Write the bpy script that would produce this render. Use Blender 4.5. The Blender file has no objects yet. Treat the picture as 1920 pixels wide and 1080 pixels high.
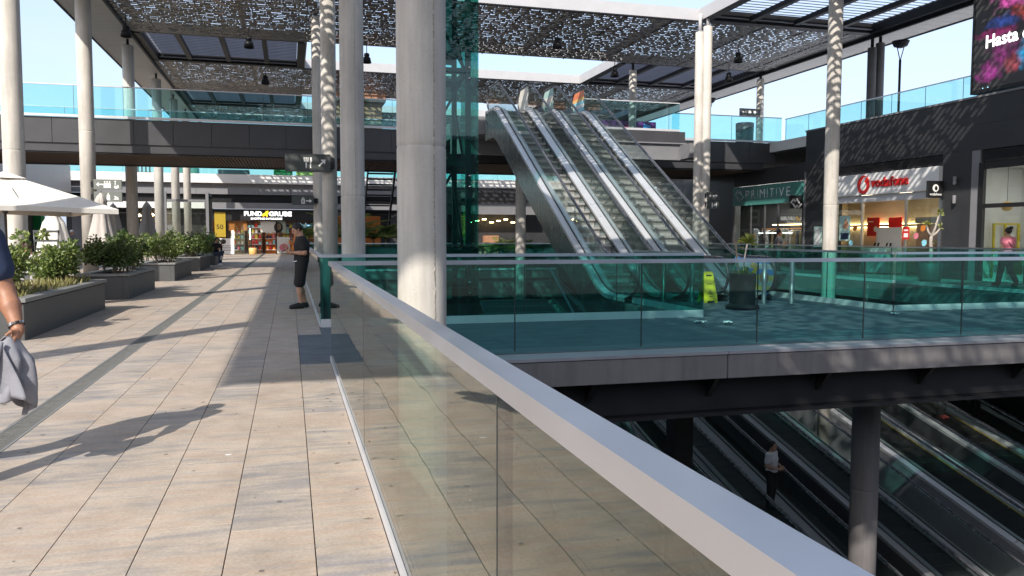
import bpy, math, random
import numpy as np
from mathutils import Vector, Matrix, noise as mnoise
R = math.radians
random.seed(7)
S = bpy.context.scene
COL = S.collection
# ------------------------------------------------------------------ camera
EYE = 1.47
cam = bpy.data.cameras.new('camera'); cam.sensor_width = 36.0; cam.lens = 1500/1920*36
cam.clip_start = 0.05; cam.clip_end = 900
cam_ob = bpy.data.objects.new('camera', cam); COL.objects.link(cam_ob)
cam_ob.matrix_world = Matrix.Translation((0, 0, EYE)) @ Matrix.Rotation(R(-15.5), 4, 'Z') @ Matrix.Rotation(R(90-3.72), 4, 'X') @ Matrix.Rotation(0.002, 4, 'Z')
S.camera = cam_ob
# ------------------------------------------------------------------ light
SUN_AZ, SUN_EL = 37.0, 38.6            # shadows run towards +X +Y
W = bpy.data.worlds.new('World'); S.world = W; W.use_nodes = True
nt = W.node_tree; nt.nodes.clear()
sky = nt.nodes.new('ShaderNodeTexSky'); sky.sky_type = 'NISHITA'; sky.sun_disc = False
sky.sun_elevation = R(SUN_EL); sky.sun_rotation = R(180+SUN_AZ)
sky.air_density = 1.0; sky.dust_density = 2.6; sky.ozone_density = 1.2; sky.altitude = 40
tc = nt.nodes.new('ShaderNodeTexCoord')
mp = nt.nodes.new('ShaderNodeMapping'); mp.inputs['Scale'].default_value = (1.6, 1.6, 4.5)
cn = nt.nodes.new('ShaderNodeTexNoise'); cn.inputs['Scale'].default_value = 1.9; cn.inputs['Detail'].default_value = 7; cn.inputs['Roughness'].default_value = .58
cr = nt.nodes.new('ShaderNodeValToRGB'); cr.color_ramp.elements[0].position = .40; cr.color_ramp.elements[1].position = .74
cr.color_ramp.elements[0].color = (.5, .5, .5, 1); cr.color_ramp.elements[1].color = (.85, .85, .85, 1)
mx = nt.nodes.new('ShaderNodeMixRGB'); mx.inputs['Color2'].default_value = (3.0, 3.5, 4.5, 1)
bg = nt.nodes.new('ShaderNodeBackground'); bg.inputs['Strength'].default_value = 0.15
wo = nt.nodes.new('ShaderNodeOutputWorld')
L = nt.links.new
L(tc.outputs['Generated'], mp.inputs['Vector']); L(mp.outputs['Vector'], cn.inputs['Vector']); L(cn.outputs['Fac'], cr.inputs['Fac'])
L(cr.outputs['Color'], mx.inputs['Fac']); L(sky.outputs['Color'], mx.inputs['Color1']); L(mx.outputs['Color'], bg.inputs['Color']); L(bg.outputs['Background'], wo.inputs['Surface'])
sun = bpy.data.lights.new('sun', 'SUN'); sun.energy = 3.1; sun.angle = R(0.53); sun.color = (1.0, .93, .83)
sun_ob = bpy.data.objects.new('sun', sun); COL.objects.link(sun_ob)
sdir = Vector((math.sin(R(SUN_AZ))*math.cos(R(SUN_EL)), math.cos(R(SUN_AZ))*math.cos(R(SUN_EL)), -math.sin(R(SUN_EL))))
sun_ob.rotation_euler = sdir.to_track_quat('-Z', 'Y').to_euler(); sun_ob.location = (-20, -25, 30)
S.view_settings.view_transform = 'Standard'; S.view_settings.look = 'None'; S.view_settings.gamma = 1.0
S.view_settings.use_curve_mapping = False; S.view_settings.exposure = 0.92
S.render.engine = 'CYCLES'
S.cycles.use_denoising = True
S.cycles.max_bounces = 10; S.cycles.diffuse_bounces = 4; S.cycles.glossy_bounces = 4; S.cycles.transparent_max_bounces = 40
S.cycles.caustics_reflective = False; S.cycles.caustics_refractive = False; S.cycles.sample_clamp_indirect = 6.0

# ------------------------------------------------------------------ materials
def new_mat(name):
    m = bpy.data.materials.new(name); m.use_nodes = True
    n = m.node_tree; n.nodes.clear()
    return m, n, n.nodes.new('ShaderNodeOutputMaterial')
def rgb(c): return (c[0], c[1], c[2], 1)
def mat(name, c, rough=.6, metal=0, var=.12, scale=6, stretch=(1, 1, 1), bump=0, bscale=60, c2=None, spec=.5, emit=0, coord='Object'):
    """plain surface: base colour broken up by noise, varied roughness, fine relief"""
    m, n, out = new_mat(name)
    b = n.nodes.new('ShaderNodeBsdfPrincipled'); n.links.new(b.outputs[0], out.inputs[0])
    t = n.nodes.new('ShaderNodeTexCoord'); mpp = n.nodes.new('ShaderNodeMapping'); mpp.inputs['Scale'].default_value = stretch
    n.links.new(t.outputs[coord], mpp.inputs[0])
    nz = n.nodes.new('ShaderNodeTexNoise'); nz.inputs['Scale'].default_value = scale; nz.inputs['Detail'].default_value = 6; nz.inputs['Roughness'].default_value = .62
    n.links.new(mpp.outputs[0], nz.inputs['Vector'])
    rp = n.nodes.new('ShaderNodeValToRGB'); rp.color_ramp.elements[0].position = .3; rp.color_ramp.elements[1].position = .7
    a = c2 or tuple(min(1, v*(1+var)) for v in c)
    rp.color_ramp.elements[0].color = rgb(tuple(v*(1-var) for v in c)) if not c2 else rgb(c); rp.color_ramp.elements[1].color = rgb(a)
    n.links.new(nz.outputs['Fac'], rp.inputs[0]); n.links.new(rp.outputs[0], b.inputs['Base Color'])
    rr = n.nodes.new('ShaderNodeMapRange'); rr.inputs['To Min'].default_value = max(.03, rough-.1); rr.inputs['To Max'].default_value = min(1, rough+.1)
    n.links.new(nz.outputs['Fac'], rr.inputs[0]); n.links.new(rr.outputs[0], b.inputs['Roughness'])
    b.inputs['Metallic'].default_value = metal; b.inputs['Specular IOR Level'].default_value = spec
    if bump:
        n2 = n.nodes.new('ShaderNodeTexNoise'); n2.inputs['Scale'].default_value = bscale; n2.inputs['Detail'].default_value = 4
        n.links.new(mpp.outputs[0], n2.inputs['Vector'])
        bp = n.nodes.new('ShaderNodeBump'); bp.inputs['Strength'].default_value = bump; bp.inputs['Distance'].default_value = .01
        n.links.new(n2.outputs['Fac'], bp.inputs['Height']); n.links.new(bp.outputs[0], b.inputs['Normal'])
    if emit:
        b.inputs['Emission Color'].default_value = rgb(c); b.inputs['Emission Strength'].default_value = emit
    return m
def lamp_mat(name, c, s):
    m, n, out = new_mat(name)
    e = n.nodes.new('ShaderNodeEmission'); e.inputs[0].default_value = rgb(c); e.inputs[1].default_value = s
    n.links.new(e.outputs[0], out.inputs[0]); return m
def glass(name, tint, ior=1.6, wobble=0.0, dirt=.03):
    """thin tinted pane: Fresnel reflection over a tinted clear body, a little dust"""
    m, n, out = new_mat(name)
    tr = n.nodes.new('ShaderNodeBsdfTransparent'); tr.inputs[0].default_value = rgb(tint)
    gl = n.nodes.new('ShaderNodeBsdfGlossy'); gl.inputs['Roughness'].default_value = .015; gl.inputs[0].default_value = (.98, .97, .94, 1)
    fr = n.nodes.new('ShaderNodeFresnel'); gm = n.nodes.new('ShaderNodeNewGeometry'); im = n.nodes.new('ShaderNodeMapRange'); im.inputs[3].default_value = ior; im.inputs[4].default_value = 1/ior; n.links.new(gm.outputs['Backfacing'], im.inputs[0]); n.links.new(im.outputs[0], fr.inputs[0])      # same reflection from either side of the pane
    df = n.nodes.new('ShaderNodeBsdfDiffuse'); df.inputs[0].default_value = (.35, .4, .39, 1)
    ma = n.nodes.new('ShaderNodeMixShader'); mb = n.nodes.new('ShaderNodeMixShader')
    t = n.nodes.new('ShaderNodeTexCoord'); nz = n.nodes.new('ShaderNodeTexNoise'); nz.inputs['Scale'].default_value = 3.5; nz.inputs['Detail'].default_value = 6
    n.links.new(t.outputs['Object'], nz.inputs['Vector'])
    rr = n.nodes.new('ShaderNodeMapRange'); rr.inputs[1].default_value = .35; rr.inputs[2].default_value = .85; rr.inputs[3].default_value = dirt*.3; rr.inputs[4].default_value = dirt*1.8
    n.links.new(nz.outputs['Fac'], rr.inputs[0])
    n.links.new(rr.outputs[0], ma.inputs[0]); n.links.new(tr.outputs[0], ma.inputs[1]); n.links.new(df.outputs[0], ma.inputs[2])
    n.links.new(fr.outputs[0], mb.inputs[0]); n.links.new(ma.outputs[0], mb.inputs[1]); n.links.new(gl.outputs[0], mb.inputs[2])
    if wobble:
        n2 = n.nodes.new('ShaderNodeTexNoise'); n2.inputs['Scale'].default_value = 2.2; n2.inputs['Detail'].default_value = 1
        n.links.new(t.outputs['Object'], n2.inputs['Vector'])
        bp = n.nodes.new('ShaderNodeBump'); bp.inputs['Strength'].default_value = 1; bp.inputs['Distance'].default_value = wobble
        n.links.new(n2.outputs['Fac'], bp.inputs['Height']); n.links.new(bp.outputs[0], gl.inputs['Normal'])
    n.links.new(mb.outputs[0], out.inputs[0]); return m
def tile_mat(name, ramp, rough=.62):
    """rectified stone tile: colour clouds drawn out across the walk, a tone of its own per tile (attribute 'tone')"""
    m, n, out = new_mat(name)
    b = n.nodes.new('ShaderNodeBsdfPrincipled'); n.links.new(b.outputs[0], out.inputs[0])
    g = n.nodes.new('ShaderNodeNewGeometry'); at = n.nodes.new('ShaderNodeAttribute'); at.attribute_name = 'tone'
    mu = n.nodes.new('ShaderNodeVectorMath'); mu.operation = 'MULTIPLY_ADD'; mu.inputs[1].default_value = (31, 47, 0)
    n.links.new(at.outputs['Color'], mu.inputs[0]); n.links.new(g.outputs['Position'], mu.inputs[2])
    mpp = n.nodes.new('ShaderNodeMapping'); mpp.inputs['Scale'].default_value = (1.1, 6.5, 1); n.links.new(mu.outputs[0], mpp.inputs[0])
    nz = n.nodes.new('ShaderNodeTexNoise'); nz.inputs['Scale'].default_value = 1.5; nz.inputs['Detail'].default_value = 9; nz.inputs['Roughness'].default_value = .6; nz.inputs['Distortion'].default_value = .4
    n.links.new(mpp.outputs[0], nz.inputs['Vector'])
    rp = n.nodes.new('ShaderNodeValToRGB'); el = rp.color_ramp.elements
    while len(el) < len(ramp): el.new(.5)
    for e, (p, c) in zip(el, ramp): e.position = p; e.color = rgb(c)
    sx = n.nodes.new('ShaderNodeSeparateColor'); n.links.new(at.outputs['Color'], sx.inputs[0])
    ad = n.nodes.new('ShaderNodeMath'); ad.operation = 'MULTIPLY_ADD'; ad.inputs[1].default_value = .20; n.links.new(sx.outputs[0], ad.inputs[0])
    sb = n.nodes.new('ShaderNodeMath'); sb.operation = 'SUBTRACT'; sb.inputs[1].default_value = .10; n.links.new(nz.outputs['Fac'], sb.inputs[0]); n.links.new(sb.outputs[0], ad.inputs[2])
    n.links.new(ad.outputs[0], rp.inputs[0])
    fine = n.nodes.new('ShaderNodeTexNoise'); fine.inputs['Scale'].default_value = 55; fine.inputs['Detail'].default_value = 5; n.links.new(g.outputs['Position'], fine.inputs['Vector'])
    spk = n.nodes.new('ShaderNodeTexNoise'); spk.inputs['Scale'].default_value = 2.3; spk.inputs['Detail'].default_value = 8; spk.inputs['Roughness'].default_value = .75; n.links.new(g.outputs['Position'], spk.inputs['Vector'])
    m1 = n.nodes.new('ShaderNodeMixRGB'); m1.blend_type = 'MULTIPLY'; m1.inputs[0].default_value = .55
    fr = n.nodes.new('ShaderNodeMapRange'); fr.inputs[1].default_value = .3; fr.inputs[2].default_value = .7; fr.inputs[3].default_value = .72; fr.inputs[4].default_value = 1.12
    n.links.new(fine.outputs['Fac'], fr.inputs[0]); n.links.new(rp.outputs[0], m1.inputs[1]); n.links.new(fr.outputs[0], m1.inputs[2])
    m2 = n.nodes.new('ShaderNodeMixRGB'); m2.blend_type = 'MULTIPLY'; m2.inputs[0].default_value = 1
    f2 = n.nodes.new('ShaderNodeMapRange'); f2.inputs[1].default_value = .30; f2.inputs[2].default_value = .62; f2.inputs[3].default_value = .74; f2.inputs[4].default_value = 1.05
    n.links.new(spk.outputs['Fac'], f2.inputs[0]); n.links.new(m1.outputs[0], m2.inputs[1]); n.links.new(f2.outputs[0], m2.inputs[2])
    n.links.new(m2.outputs[0], b.inputs['Base Color'])
    b.inputs['Roughness'].default_value = rough; b.inputs['Specular IOR Level'].default_value = .35
    bp = n.nodes.new('ShaderNodeBump'); bp.inputs['Strength'].default_value = .25; bp.inputs['Distance'].default_value = .004
    n.links.new(fine.outputs['Fac'], bp.inputs['Height']); n.links.new(bp.outputs[0], b.inputs['Normal'])
    return m
def leaf_mat(name, lo, hi, flower=None):
    m, n, out = new_mat(name)
    at = n.nodes.new('ShaderNodeAttribute'); at.attribute_name = 'tone'
    sx = n.nodes.new('ShaderNodeSeparateColor'); n.links.new(at.outputs['Color'], sx.inputs[0])
    rp = n.nodes.new('ShaderNodeValToRGB'); rp.color_ramp.elements[0].color = rgb(lo); rp.color_ramp.elements[1].color = rgb(hi)
    if flower:
        rp.color_ramp.elements[1].position = .95; e = rp.color_ramp.elements.new(.97); e.color = rgb(flower)
    n.links.new(sx.outputs[0], rp.inputs[0])
    d = n.nodes.new('ShaderNodeBsdfPrincipled'); d.inputs['Roughness'].default_value = .42; n.links.new(rp.outputs[0], d.inputs['Base Color'])
    tl = n.nodes.new('ShaderNodeBsdfTranslucent'); n.links.new(rp.outputs[0], tl.inputs[0])
    ms = n.nodes.new('ShaderNodeMixShader'); ms.inputs[0].default_value = .28
    n.links.new(d.outputs[0], ms.inputs[1]); n.links.new(tl.outputs[0], ms.inputs[2]); n.links.new(ms.outputs[0], out.inputs[0])
    return m
def concrete_mat(name, c, pits=True):
    """fair-faced concrete: cloudy tone, drips drawn out downwards, pores"""
    m, n, out = new_mat(name)
    b = n.nodes.new('ShaderNodeBsdfPrincipled'); n.links.new(b.outputs[0], out.inputs[0])
    g = n.nodes.new('ShaderNodeNewGeometry')
    def nzz(scale, stretch, det=6, ro=.6):
        mpp = n.nodes.new('ShaderNodeMapping'); mpp.inputs['Scale'].default_value = stretch; n.links.new(g.outputs['Position'], mpp.inputs[0])
        z = n.nodes.new('ShaderNodeTexNoise'); z.inputs['Scale'].default_value = scale; z.inputs['Detail'].default_value = det; z.inputs['Roughness'].default_value = ro
        n.links.new(mpp.outputs[0], z.inputs['Vector']); return z
    a = nzz(1.6, (1, 1, .6)); d = nzz(5, (2.2, 2.2, .16)); p = nzz(70, (1, 1, 1), 3)
    rp = n.nodes.new('ShaderNodeValToRGB'); rp.color_ramp.elements[0].position = .3; rp.color_ramp.elements[1].position = .72
    rp.color_ramp.elements[0].color = rgb(tuple(v*.80 for v in c)); rp.color_ramp.elements[1].color = rgb(tuple(v*1.12 for v in c)); n.links.new(a.outputs['Fac'], rp.inputs[0])
    f = n.nodes.new('ShaderNodeMapRange'); f.inputs[1].default_value = .28; f.inputs[2].default_value = .6; f.inputs[3].default_value = .82; f.inputs[4].default_value = 1.04; n.links.new(d.outputs['Fac'], f.inputs[0])
    mm = n.nodes.new('ShaderNodeMixRGB'); mm.blend_type = 'MULTIPLY'; mm.inputs[0].default_value = 1; n.links.new(rp.outputs[0], mm.inputs[1]); n.links.new(f.outputs[0], mm.inputs[2])
    v = n.nodes.new('ShaderNodeMapRange'); v.inputs[1].default_value = .27; v.inputs[2].default_value = .36; v.inputs[3].default_value = .55; v.inputs[4].default_value = 1; n.links.new(p.outputs['Fac'], v.inputs[0])
    m2 = n.nodes.new('ShaderNodeMixRGB'); m2.blend_type = 'MULTIPLY'; m2.inputs[0].default_value = 1 if pits else .3; n.links.new(mm.outputs[0], m2.inputs[1]); n.links.new(v.outputs[0], m2.inputs[2])
    n.links.new(m2.outputs[0], b.inputs['Base Color']); b.inputs['Roughness'].default_value = .78
    bp = n.nodes.new('ShaderNodeBump'); bp.inputs['Strength'].default_value = .35; bp.inputs['Distance'].default_value = .006; n.links.new(p.outputs['Fac'], bp.inputs['Height']); n.links.new(bp.outputs[0], b.inputs['Normal'])
    return m
M = {}
M['concrete'] = concrete_mat('concrete', (.55, .52, .475))
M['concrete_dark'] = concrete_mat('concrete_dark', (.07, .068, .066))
M['concrete_mid'] = concrete_mat('concrete_mid', (.17, .16, .163), False)
M['seam'] = mat('seam', (.40, .36, .31), .9, var=.4, scale=40, bump=1, bscale=90)
M['tile'] = tile_mat('tile', [(.26, (.285, .27, .275)), (.40, (.385, .34, .30)), (.50, (.47, .40, .33)), (.60, (.46, .36, .285)), (.70, (.43, .37, .32)), (.80, (.34, .315, .305))])
M['tile_grey'] = tile_mat('tile_grey', [(.30, (.20, .20, .21)), (.5, (.30, .30, .30)), (.7, (.25, .25, .26))])
M['tile_dark'] = tile_mat('tile_dark', [(.28, (.075, .095, .115)), (.5, (.135, .155, .18)), (.72, (.095, .115, .135))])
M['joint'] = mat('joint', (.065, .058, .05), .95, var=.4, scale=18)
M['alu'] = mat('alu', (.72, .745, .80), .36, metal=1, var=.05, scale=1.6, stretch=(1, 1, 1), bump=.04, bscale=120)
M['alu_white'] = mat('alu_white', (.62, .62, .64), .42, metal=.25, var=.06, scale=2)
M['ledge_metal'] = mat('ledge_metal', (.30, .30, .325), .45, metal=.2, var=.12, scale=1.2)
M['bollard'] = mat('bollard', (.30, .31, .31), .36, metal=.8, var=.1)
M['shoe_red'] = mat('shoe_red', (.22, .02, .02), .5)
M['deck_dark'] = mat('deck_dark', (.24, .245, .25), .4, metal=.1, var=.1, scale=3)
M['lift_frame'] = mat('lift_frame', (.045, .055, .058), .4, metal=.3, var=.1)
M['steel'] = mat('steel', (.56, .57, .58), .26, metal=1, var=.08, scale=8)
M['steel_dark'] = mat('steel_dark', (.20, .255, .265), .26, metal=.9, var=.18, scale=2.5, stretch=(1, 1, .5))
M['panel_dark'] = mat('panel_dark', (.052, .052, .058), .46, var=.10, scale=1.5)
M['panel_grey'] = mat('panel_grey', (.20, .20, .215), .5, var=.08, scale=1.5)
M['wall_black'] = mat('wall_black', (.032, .033, .037), .55, var=.16, scale=2.2, bump=.05)
M['beam_black'] = mat('beam_black', (.016, .016, .018), .5, var=.2, scale=3, spec=.25)
M['fascia_white'] = mat('fascia_white', (.46, .455, .465), .55, var=.05, scale=1.5)
M['render_white'] = mat('render_white', (.74, .73, .72), .7, var=.05, scale=1.5)
M['soffit_plank'] = mat('soffit_plank', (.60, .565, .52), .5, var=.10, scale=1.2, stretch=(.6, 3, 1))
M['slat'] = mat('slat', (.20, .20, .23), .45, metal=.2, var=.12, scale=2)
M['perf'] = mat('perf', (.115, .102, .092), .45, metal=.4, var=.25, scale=4, c2=(.17, .155, .142))
M['flap'] = mat('flap', (.42, .40, .38), .42, metal=.35, var=.2, scale=5)
M['wood_slat'] = mat('wood_slat', (.115, .068, .042), .6, var=.25, scale=6, stretch=(4, .4, 1))
M['planter'] = mat('planter', (.075, .078, .080), .55, var=.14, scale=2.0, bump=.08, bscale=50)
M['coping'] = mat('coping', (.20, .205, .20), .5, var=.12, scale=3)
M['soil'] = mat('soil', (.055, .040, .028), 1, var=.4, scale=20, bump=.8, bscale=30)
M['bark'] = mat('bark', (.20, .155, .115), .9, var=.3, scale=9, stretch=(1, 1, .3), bump=.5)
M['bark_pale'] = mat('bark_pale', (.36, .32, .28), .8, var=.25, scale=8, bump=.3)
M['grate'] = mat('grate', (.15, .15, .142), .6, metal=.1, var=.2, scale=10)
M['black'] = mat('black', (.012, .012, .013), .5, var=.2)
M['rubber'] = mat('rubber', (.012, .012, .014), .6, var=.2, scale=12)
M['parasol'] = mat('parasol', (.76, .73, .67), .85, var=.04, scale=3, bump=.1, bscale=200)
M['parasol_shaded'] = mat('parasol_shaded', (.46, .43, .40), .9, var=.12, scale=4, stretch=(3, 3, .3), bump=.2)  # same cream cloth darkened, shade put into the colour
M['white'] = mat('white', (.78, .78, .78), .5, var=.03)
M['white_print'] = mat('white_print', (.82, .82, .80), .5, var=.02)
M['sign_grey'] = mat('sign_grey', (.055, .062, .060), .45, var=.08)
M['sign_pale'] = mat('sign_pale', (.17, .185, .17), .45, var=.06)
M['red'] = mat('red', (.62, .022, .022), .35, var=.12)
M['teal_sign'] = mat('teal_sign', (.055, .21, .19), .4, var=.08)
M['yellow'] = mat('yellow', (.72, .56, .02), .4, var=.07)
M['banner'] = mat('banner', (.40, .28, .02), .5, var=.1)
M['gum'] = mat('gum', (.16, .14, .125), .8, var=.3)
M['orange'] = mat('orange', (.62, .20, .035), .55, var=.12)
M['green'] = mat('green', (.012, .24, .065), .5, var=.1)
M['cream_wall'] = mat('cream_wall', (.58, .50, .38), .8, var=.05, scale=2)
M['wicker'] = mat('wicker', (.28, .22, .12), .7, var=.3, scale=40)
M['chair_grey'] = mat('chair_grey', (.10, .105, .11), .4, metal=.5)
M['table_wood'] = mat('table_wood', (.24, .13, .07), .5, var=.25, scale=5, stretch=(1, 6, 1))
M['glass_teal'] = glass('glass_teal', (.645, .915, .895), 1.5, dirt=.008)
M['glass_deep'] = glass('glass_deep', (.44, .80, .765), 1.5, dirt=.006)
M['glass_upper'] = glass('glass_upper', (.69, .915, .93), 1.5, dirt=.012)
M['glass_near'] = glass('glass_near', (.64, .76, .71), 2.0, wobble=.0010, dirt=.004)
M['glass_clear'] = glass('glass_clear', (.86, .92, .91), 1.5, dirt=.02)
M['glass_shop'] = glass('glass_shop', (.88, .92, .90), 1.45, dirt=.015)
M['glass_lift'] = glass('glass_lift', (.42, .75, .71), 1.5, dirt=.008)
M['glass_edge'] = mat('glass_edge', (.03, .16, .13), .2, var=.1)
M['joint_black'] = mat('joint_black', (.02, .025, .025), .5)
M['skin'] = mat('skin', (.46, .25, .165), .5, var=.12, scale=14, bump=.05)
M['skin_tan'] = mat('skin_tan', (.34, .165, .10), .5, var=.16, scale=18, bump=.10, bscale=140)
M['hair'] = mat('hair', (.014, .011, .009), .55, var=.5, scale=60, bump=.6, bscale=120)
M['hair_brown'] = mat('hair_brown', (.045, .026, .016), .55, var=.4, scale=50, bump=.5)
M['cloth_black'] = mat('cloth_black', (.012, .012, .014), .85, var=.3, scale=14, bump=.3, bscale=25)
M['cloth_navy'] = mat('cloth_navy', (.022, .038, .085), .9, var=.2, scale=12, bump=.3, bscale=30)
M['cloth_grey'] = mat('cloth_grey', (.235, .24, .275), .92, var=.14, scale=9, bump=.25, bscale=60)
M['cloth_midgrey'] = mat('cloth_midgrey', (.12, .12, .125), .9, var=.2, scale=10, bump=.3)
M['cloth_white'] = mat('cloth_white', (.66, .65, .66), .9, var=.06, scale=10, bump=.3)
M['cloth_pink'] = mat('cloth_pink', (.66, .20, .26), .9, var=.12, scale=10, bump=.3)
M['cloth_magenta'] = mat('cloth_magenta', (.40, .02, .14), .9, var=.15)
M['cloth_neon'] = mat('cloth_neon', (.42, .80, .05), .8, var=.08)
M['cloth_denim'] = mat('cloth_denim', (.035, .05, .08), .9, var=.2)
M['cloth_beige'] = mat('cloth_beige', (.50, .45, .40), .9, var=.1)
M['shoe_brown'] = mat('shoe_brown', (.34, .15, .04), .5, var=.2)
M['eye'] = mat('eye', (.03, .02, .015), .15)
M['step'] = mat('step', (.50, .49, .47), .42, metal=.4, var=.15, scale=3, stretch=(30, 1, 1))
M['step_dark'] = mat('step_dark', (.028, .028, .029), .5, metal=.4, var=.2)
M['handrail'] = mat('handrail', (.055, .055, .062), .28, var=.15, spec=.7)
M['deck'] = mat('deck', (.62, .63, .65), .30, metal=.45, var=.06, scale=2)
M['lamp_warm'] = lamp_mat('lamp_warm', (1, .72, .34), 9)
M['lamp_ceiling'] = lamp_mat('lamp_ceiling', (1, .86, .66), 5)
M['lamp_white'] = lamp_mat('lamp_white', (1, .95, .9), 14)
M['lit_sign'] = lamp_mat('lit_sign', (1, 1, 1), 1.6)
M['lit_yellow'] = lamp_mat('lit_yellow', (1, .55, .03), 1.3)
M['lit_blue'] = lamp_mat('lit_blue', (.35, .75, 1), 1.1)
M['leaf_light'] = leaf_mat('leaf_light', (.060, .125, .022), (.33, .38, .12), (.48, .45, .36))
M['leaf_dark'] = leaf_mat('leaf_dark', (.026, .066, .018), (.19, .255, .075), (.40, .37, .28))
M['leaf_dry'] = leaf_mat('leaf_dry', (.13, .12, .045), (.32, .30, .11), (.42, .26, .22))
M['leaf_palm'] = leaf_mat('leaf_palm', (.035, .085, .018), (.14, .24, .05))
M['leaf_yellow'] = leaf_mat('leaf_yellow', (.14, .19, .03), (.36, .36, .07))

# ------------------------------------------------------------------ helpers
ORG = {}
def tag(o, label=None, cat=None, group=None, kind=None):
    if label: o['label'] = label
    if cat: o['category'] = cat; o['kind'] = 'thing'
    if group: o['group'] = group
    if kind: o['kind'] = kind
    return o
def thing(name, label, cat, loc=(0, 0, 0), group=None):
    o = bpy.data.objects.new(name, None); o.empty_display_size = .3; COL.objects.link(o); o.location = loc
    ORG[o.name] = Vector(loc); tag(o, label, cat, group); return o
class MB:
    def __init__(s): s.v = []; s.f = []; s.t = []; s.sm = []
    def add(s, vs, fs, tone=None, smooth=False):
        k = len(s.v); s.v += [tuple(v) for v in vs]; s.f += [tuple(i+k for i in f) for f in fs]
        s.t += [tone]*len(vs); s.sm += [smooth]*len(fs); return s
    def box(s, x0, x1, y0, y1, z0, z1, tone=None):
        x0, x1 = sorted((x0, x1)); y0, y1 = sorted((y0, y1)); z0, z1 = sorted((z0, z1))
        return s.add([(x0, y0, z0), (x1, y0, z0), (x1, y1, z0), (x0, y1, z0), (x0, y0, z1), (x1, y0, z1), (x1, y1, z1), (x0, y1, z1)],
              [(0, 3, 2, 1), (4, 5, 6, 7), (0, 1, 5, 4), (1, 2, 6, 5), (2, 3, 7, 6), (3, 0, 4, 7)], tone)
    def bbox(s, x0, x1, y0, y1, z0, z1, b=.01, tone=None):
        """box with chamfered vertical and top edges"""
        x0, x1 = sorted((x0, x1)); y0, y1 = sorted((y0, y1)); z0, z1 = sorted((z0, z1))
        def ring(d, z): return [(x0+d+b, y0+d, z), (x1-d-b, y0+d, z), (x1-d, y0+d+b, z), (x1-d, y1-d-b, z), (x1-d-b, y1-d, z), (x0+d+b, y1-d, z), (x0+d, y1-d-b, z), (x0+d, y0+d+b, z)]
        vs = ring(0, z0)+ring(0, z1-b)+ring(b, z1)
        fs = [tuple(reversed(range(8)))]+[tuple(16+i for i in range(8))]
        for r in (0, 8):
            for i in range(8):
                j = (i+1) % 8; fs.append((r+i, r+j, r+8+j, r+8+i))
        return s.add(vs, fs, tone)
    def obox(s, c, half, mtx, tone=None):
        k = len(s.v); s.box(-half[0], half[0], -half[1], half[1], -half[2], half[2], tone)
        c = Vector(c)
        for i in range(k, k+8): s.v[i] = tuple(c + mtx @ Vector(s.v[i]))
        return s
    def bar(s, p, q, w, h, up=(0, 0, 1), tone=None):
        p, q = Vector(p), Vector(q); d = (q-p); l = d.length; d.normalize(); u = Vector(up); x = d.cross(u)
        if x.length < 1e-4: x = d.cross(Vector((1, 0, 0)))
        x.normalize(); u = x.cross(d)
        m = Matrix((x, d, u)).transposed()
        return s.obox((p+q)/2, (w/2, l/2, h/2), m, tone)
    def tube(s, path, r, n=8, cap=True, smooth=True, sx=1, sz=1, tone=None):
        path = [Vector(p) for p in path]; rs = r if hasattr(r, '__len__') else [r]*len(path)
        vs = []; fs = []; prev = None
        for i, p in enumerate(path):
            d = (path[min(i+1, len(path)-1)]-path[max(i-1, 0)]).normalized()
            ref = Vector((0, 0, 1)) if abs(d.z) < .95 else Vector((0, 1, 0))
            if prev is not None and abs(prev.dot(d)) < .99: ref = prev
            x = d.cross(ref).normalized(); u = x.cross(d).normalized(); prev = u
            for k in range(n):
                a = 2*math.pi*k/n; vs.append(p + x*math.cos(a)*rs[i]*sx + u*math.sin(a)*rs[i]*sz)
        for i in range(len(path)-1):
            for k in range(n):
                j = (k+1) % n; fs.append((i*n+k, i*n+j, i*n+n+j, i*n+n+k))
        if cap: fs.append(tuple(reversed(range(n)))); fs.append(tuple((len(path)-1)*n+k for k in range(n)))
        return s.add(vs, fs, tone, smooth)
    def lathe(s, prof, c=(0, 0, 0), n=24, smooth=True, cap=True, fold=None):
        vs = []; fs = []
        for r, z in prof:
            for k in range(n):
                a = 2*math.pi*k/n; rr = r*(fold(a, z) if fold else 1)
                vs.append((c[0]+rr*math.cos(a), c[1]+rr*math.sin(a), c[2]+z))
        for i in range(len(prof)-1):
            for k in range(n):
                j = (k+1) % n; fs.append((i*n+k, i*n+j, i*n+n+j, i*n+n+k))
        if cap: fs.append(tuple(reversed(range(n)))); fs.append(tuple((len(prof)-1)*n+k for k in range(n)))
        return s.add(vs, fs, None, smooth)
    def plate(s, pts, o, u, v, t=.01, tone=None):
        """2D outline (pts) on the plane o,u,v pulled out t along u x v"""
        o, u, v = Vector(o), Vector(u), Vector(v); nn = u.cross(v).normalized()*t
        n = len(pts); a = [o+u*p[0]+v*p[1] for p in pts]
        ar = sum(pts[i][0]*pts[(i+1) % n][1]-pts[(i+1) % n][0]*pts[i][1] for i in range(n))
        if ar < 0: a.reverse()
        vs = a+[p+nn for p in a]
        fs = [tuple(reversed(range(n))), tuple(range(n, 2*n))]+[(i, (i+1) % n, n+(i+1) % n, n+i) for i in range(n)]
        return s.add(vs, fs, tone)
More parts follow.
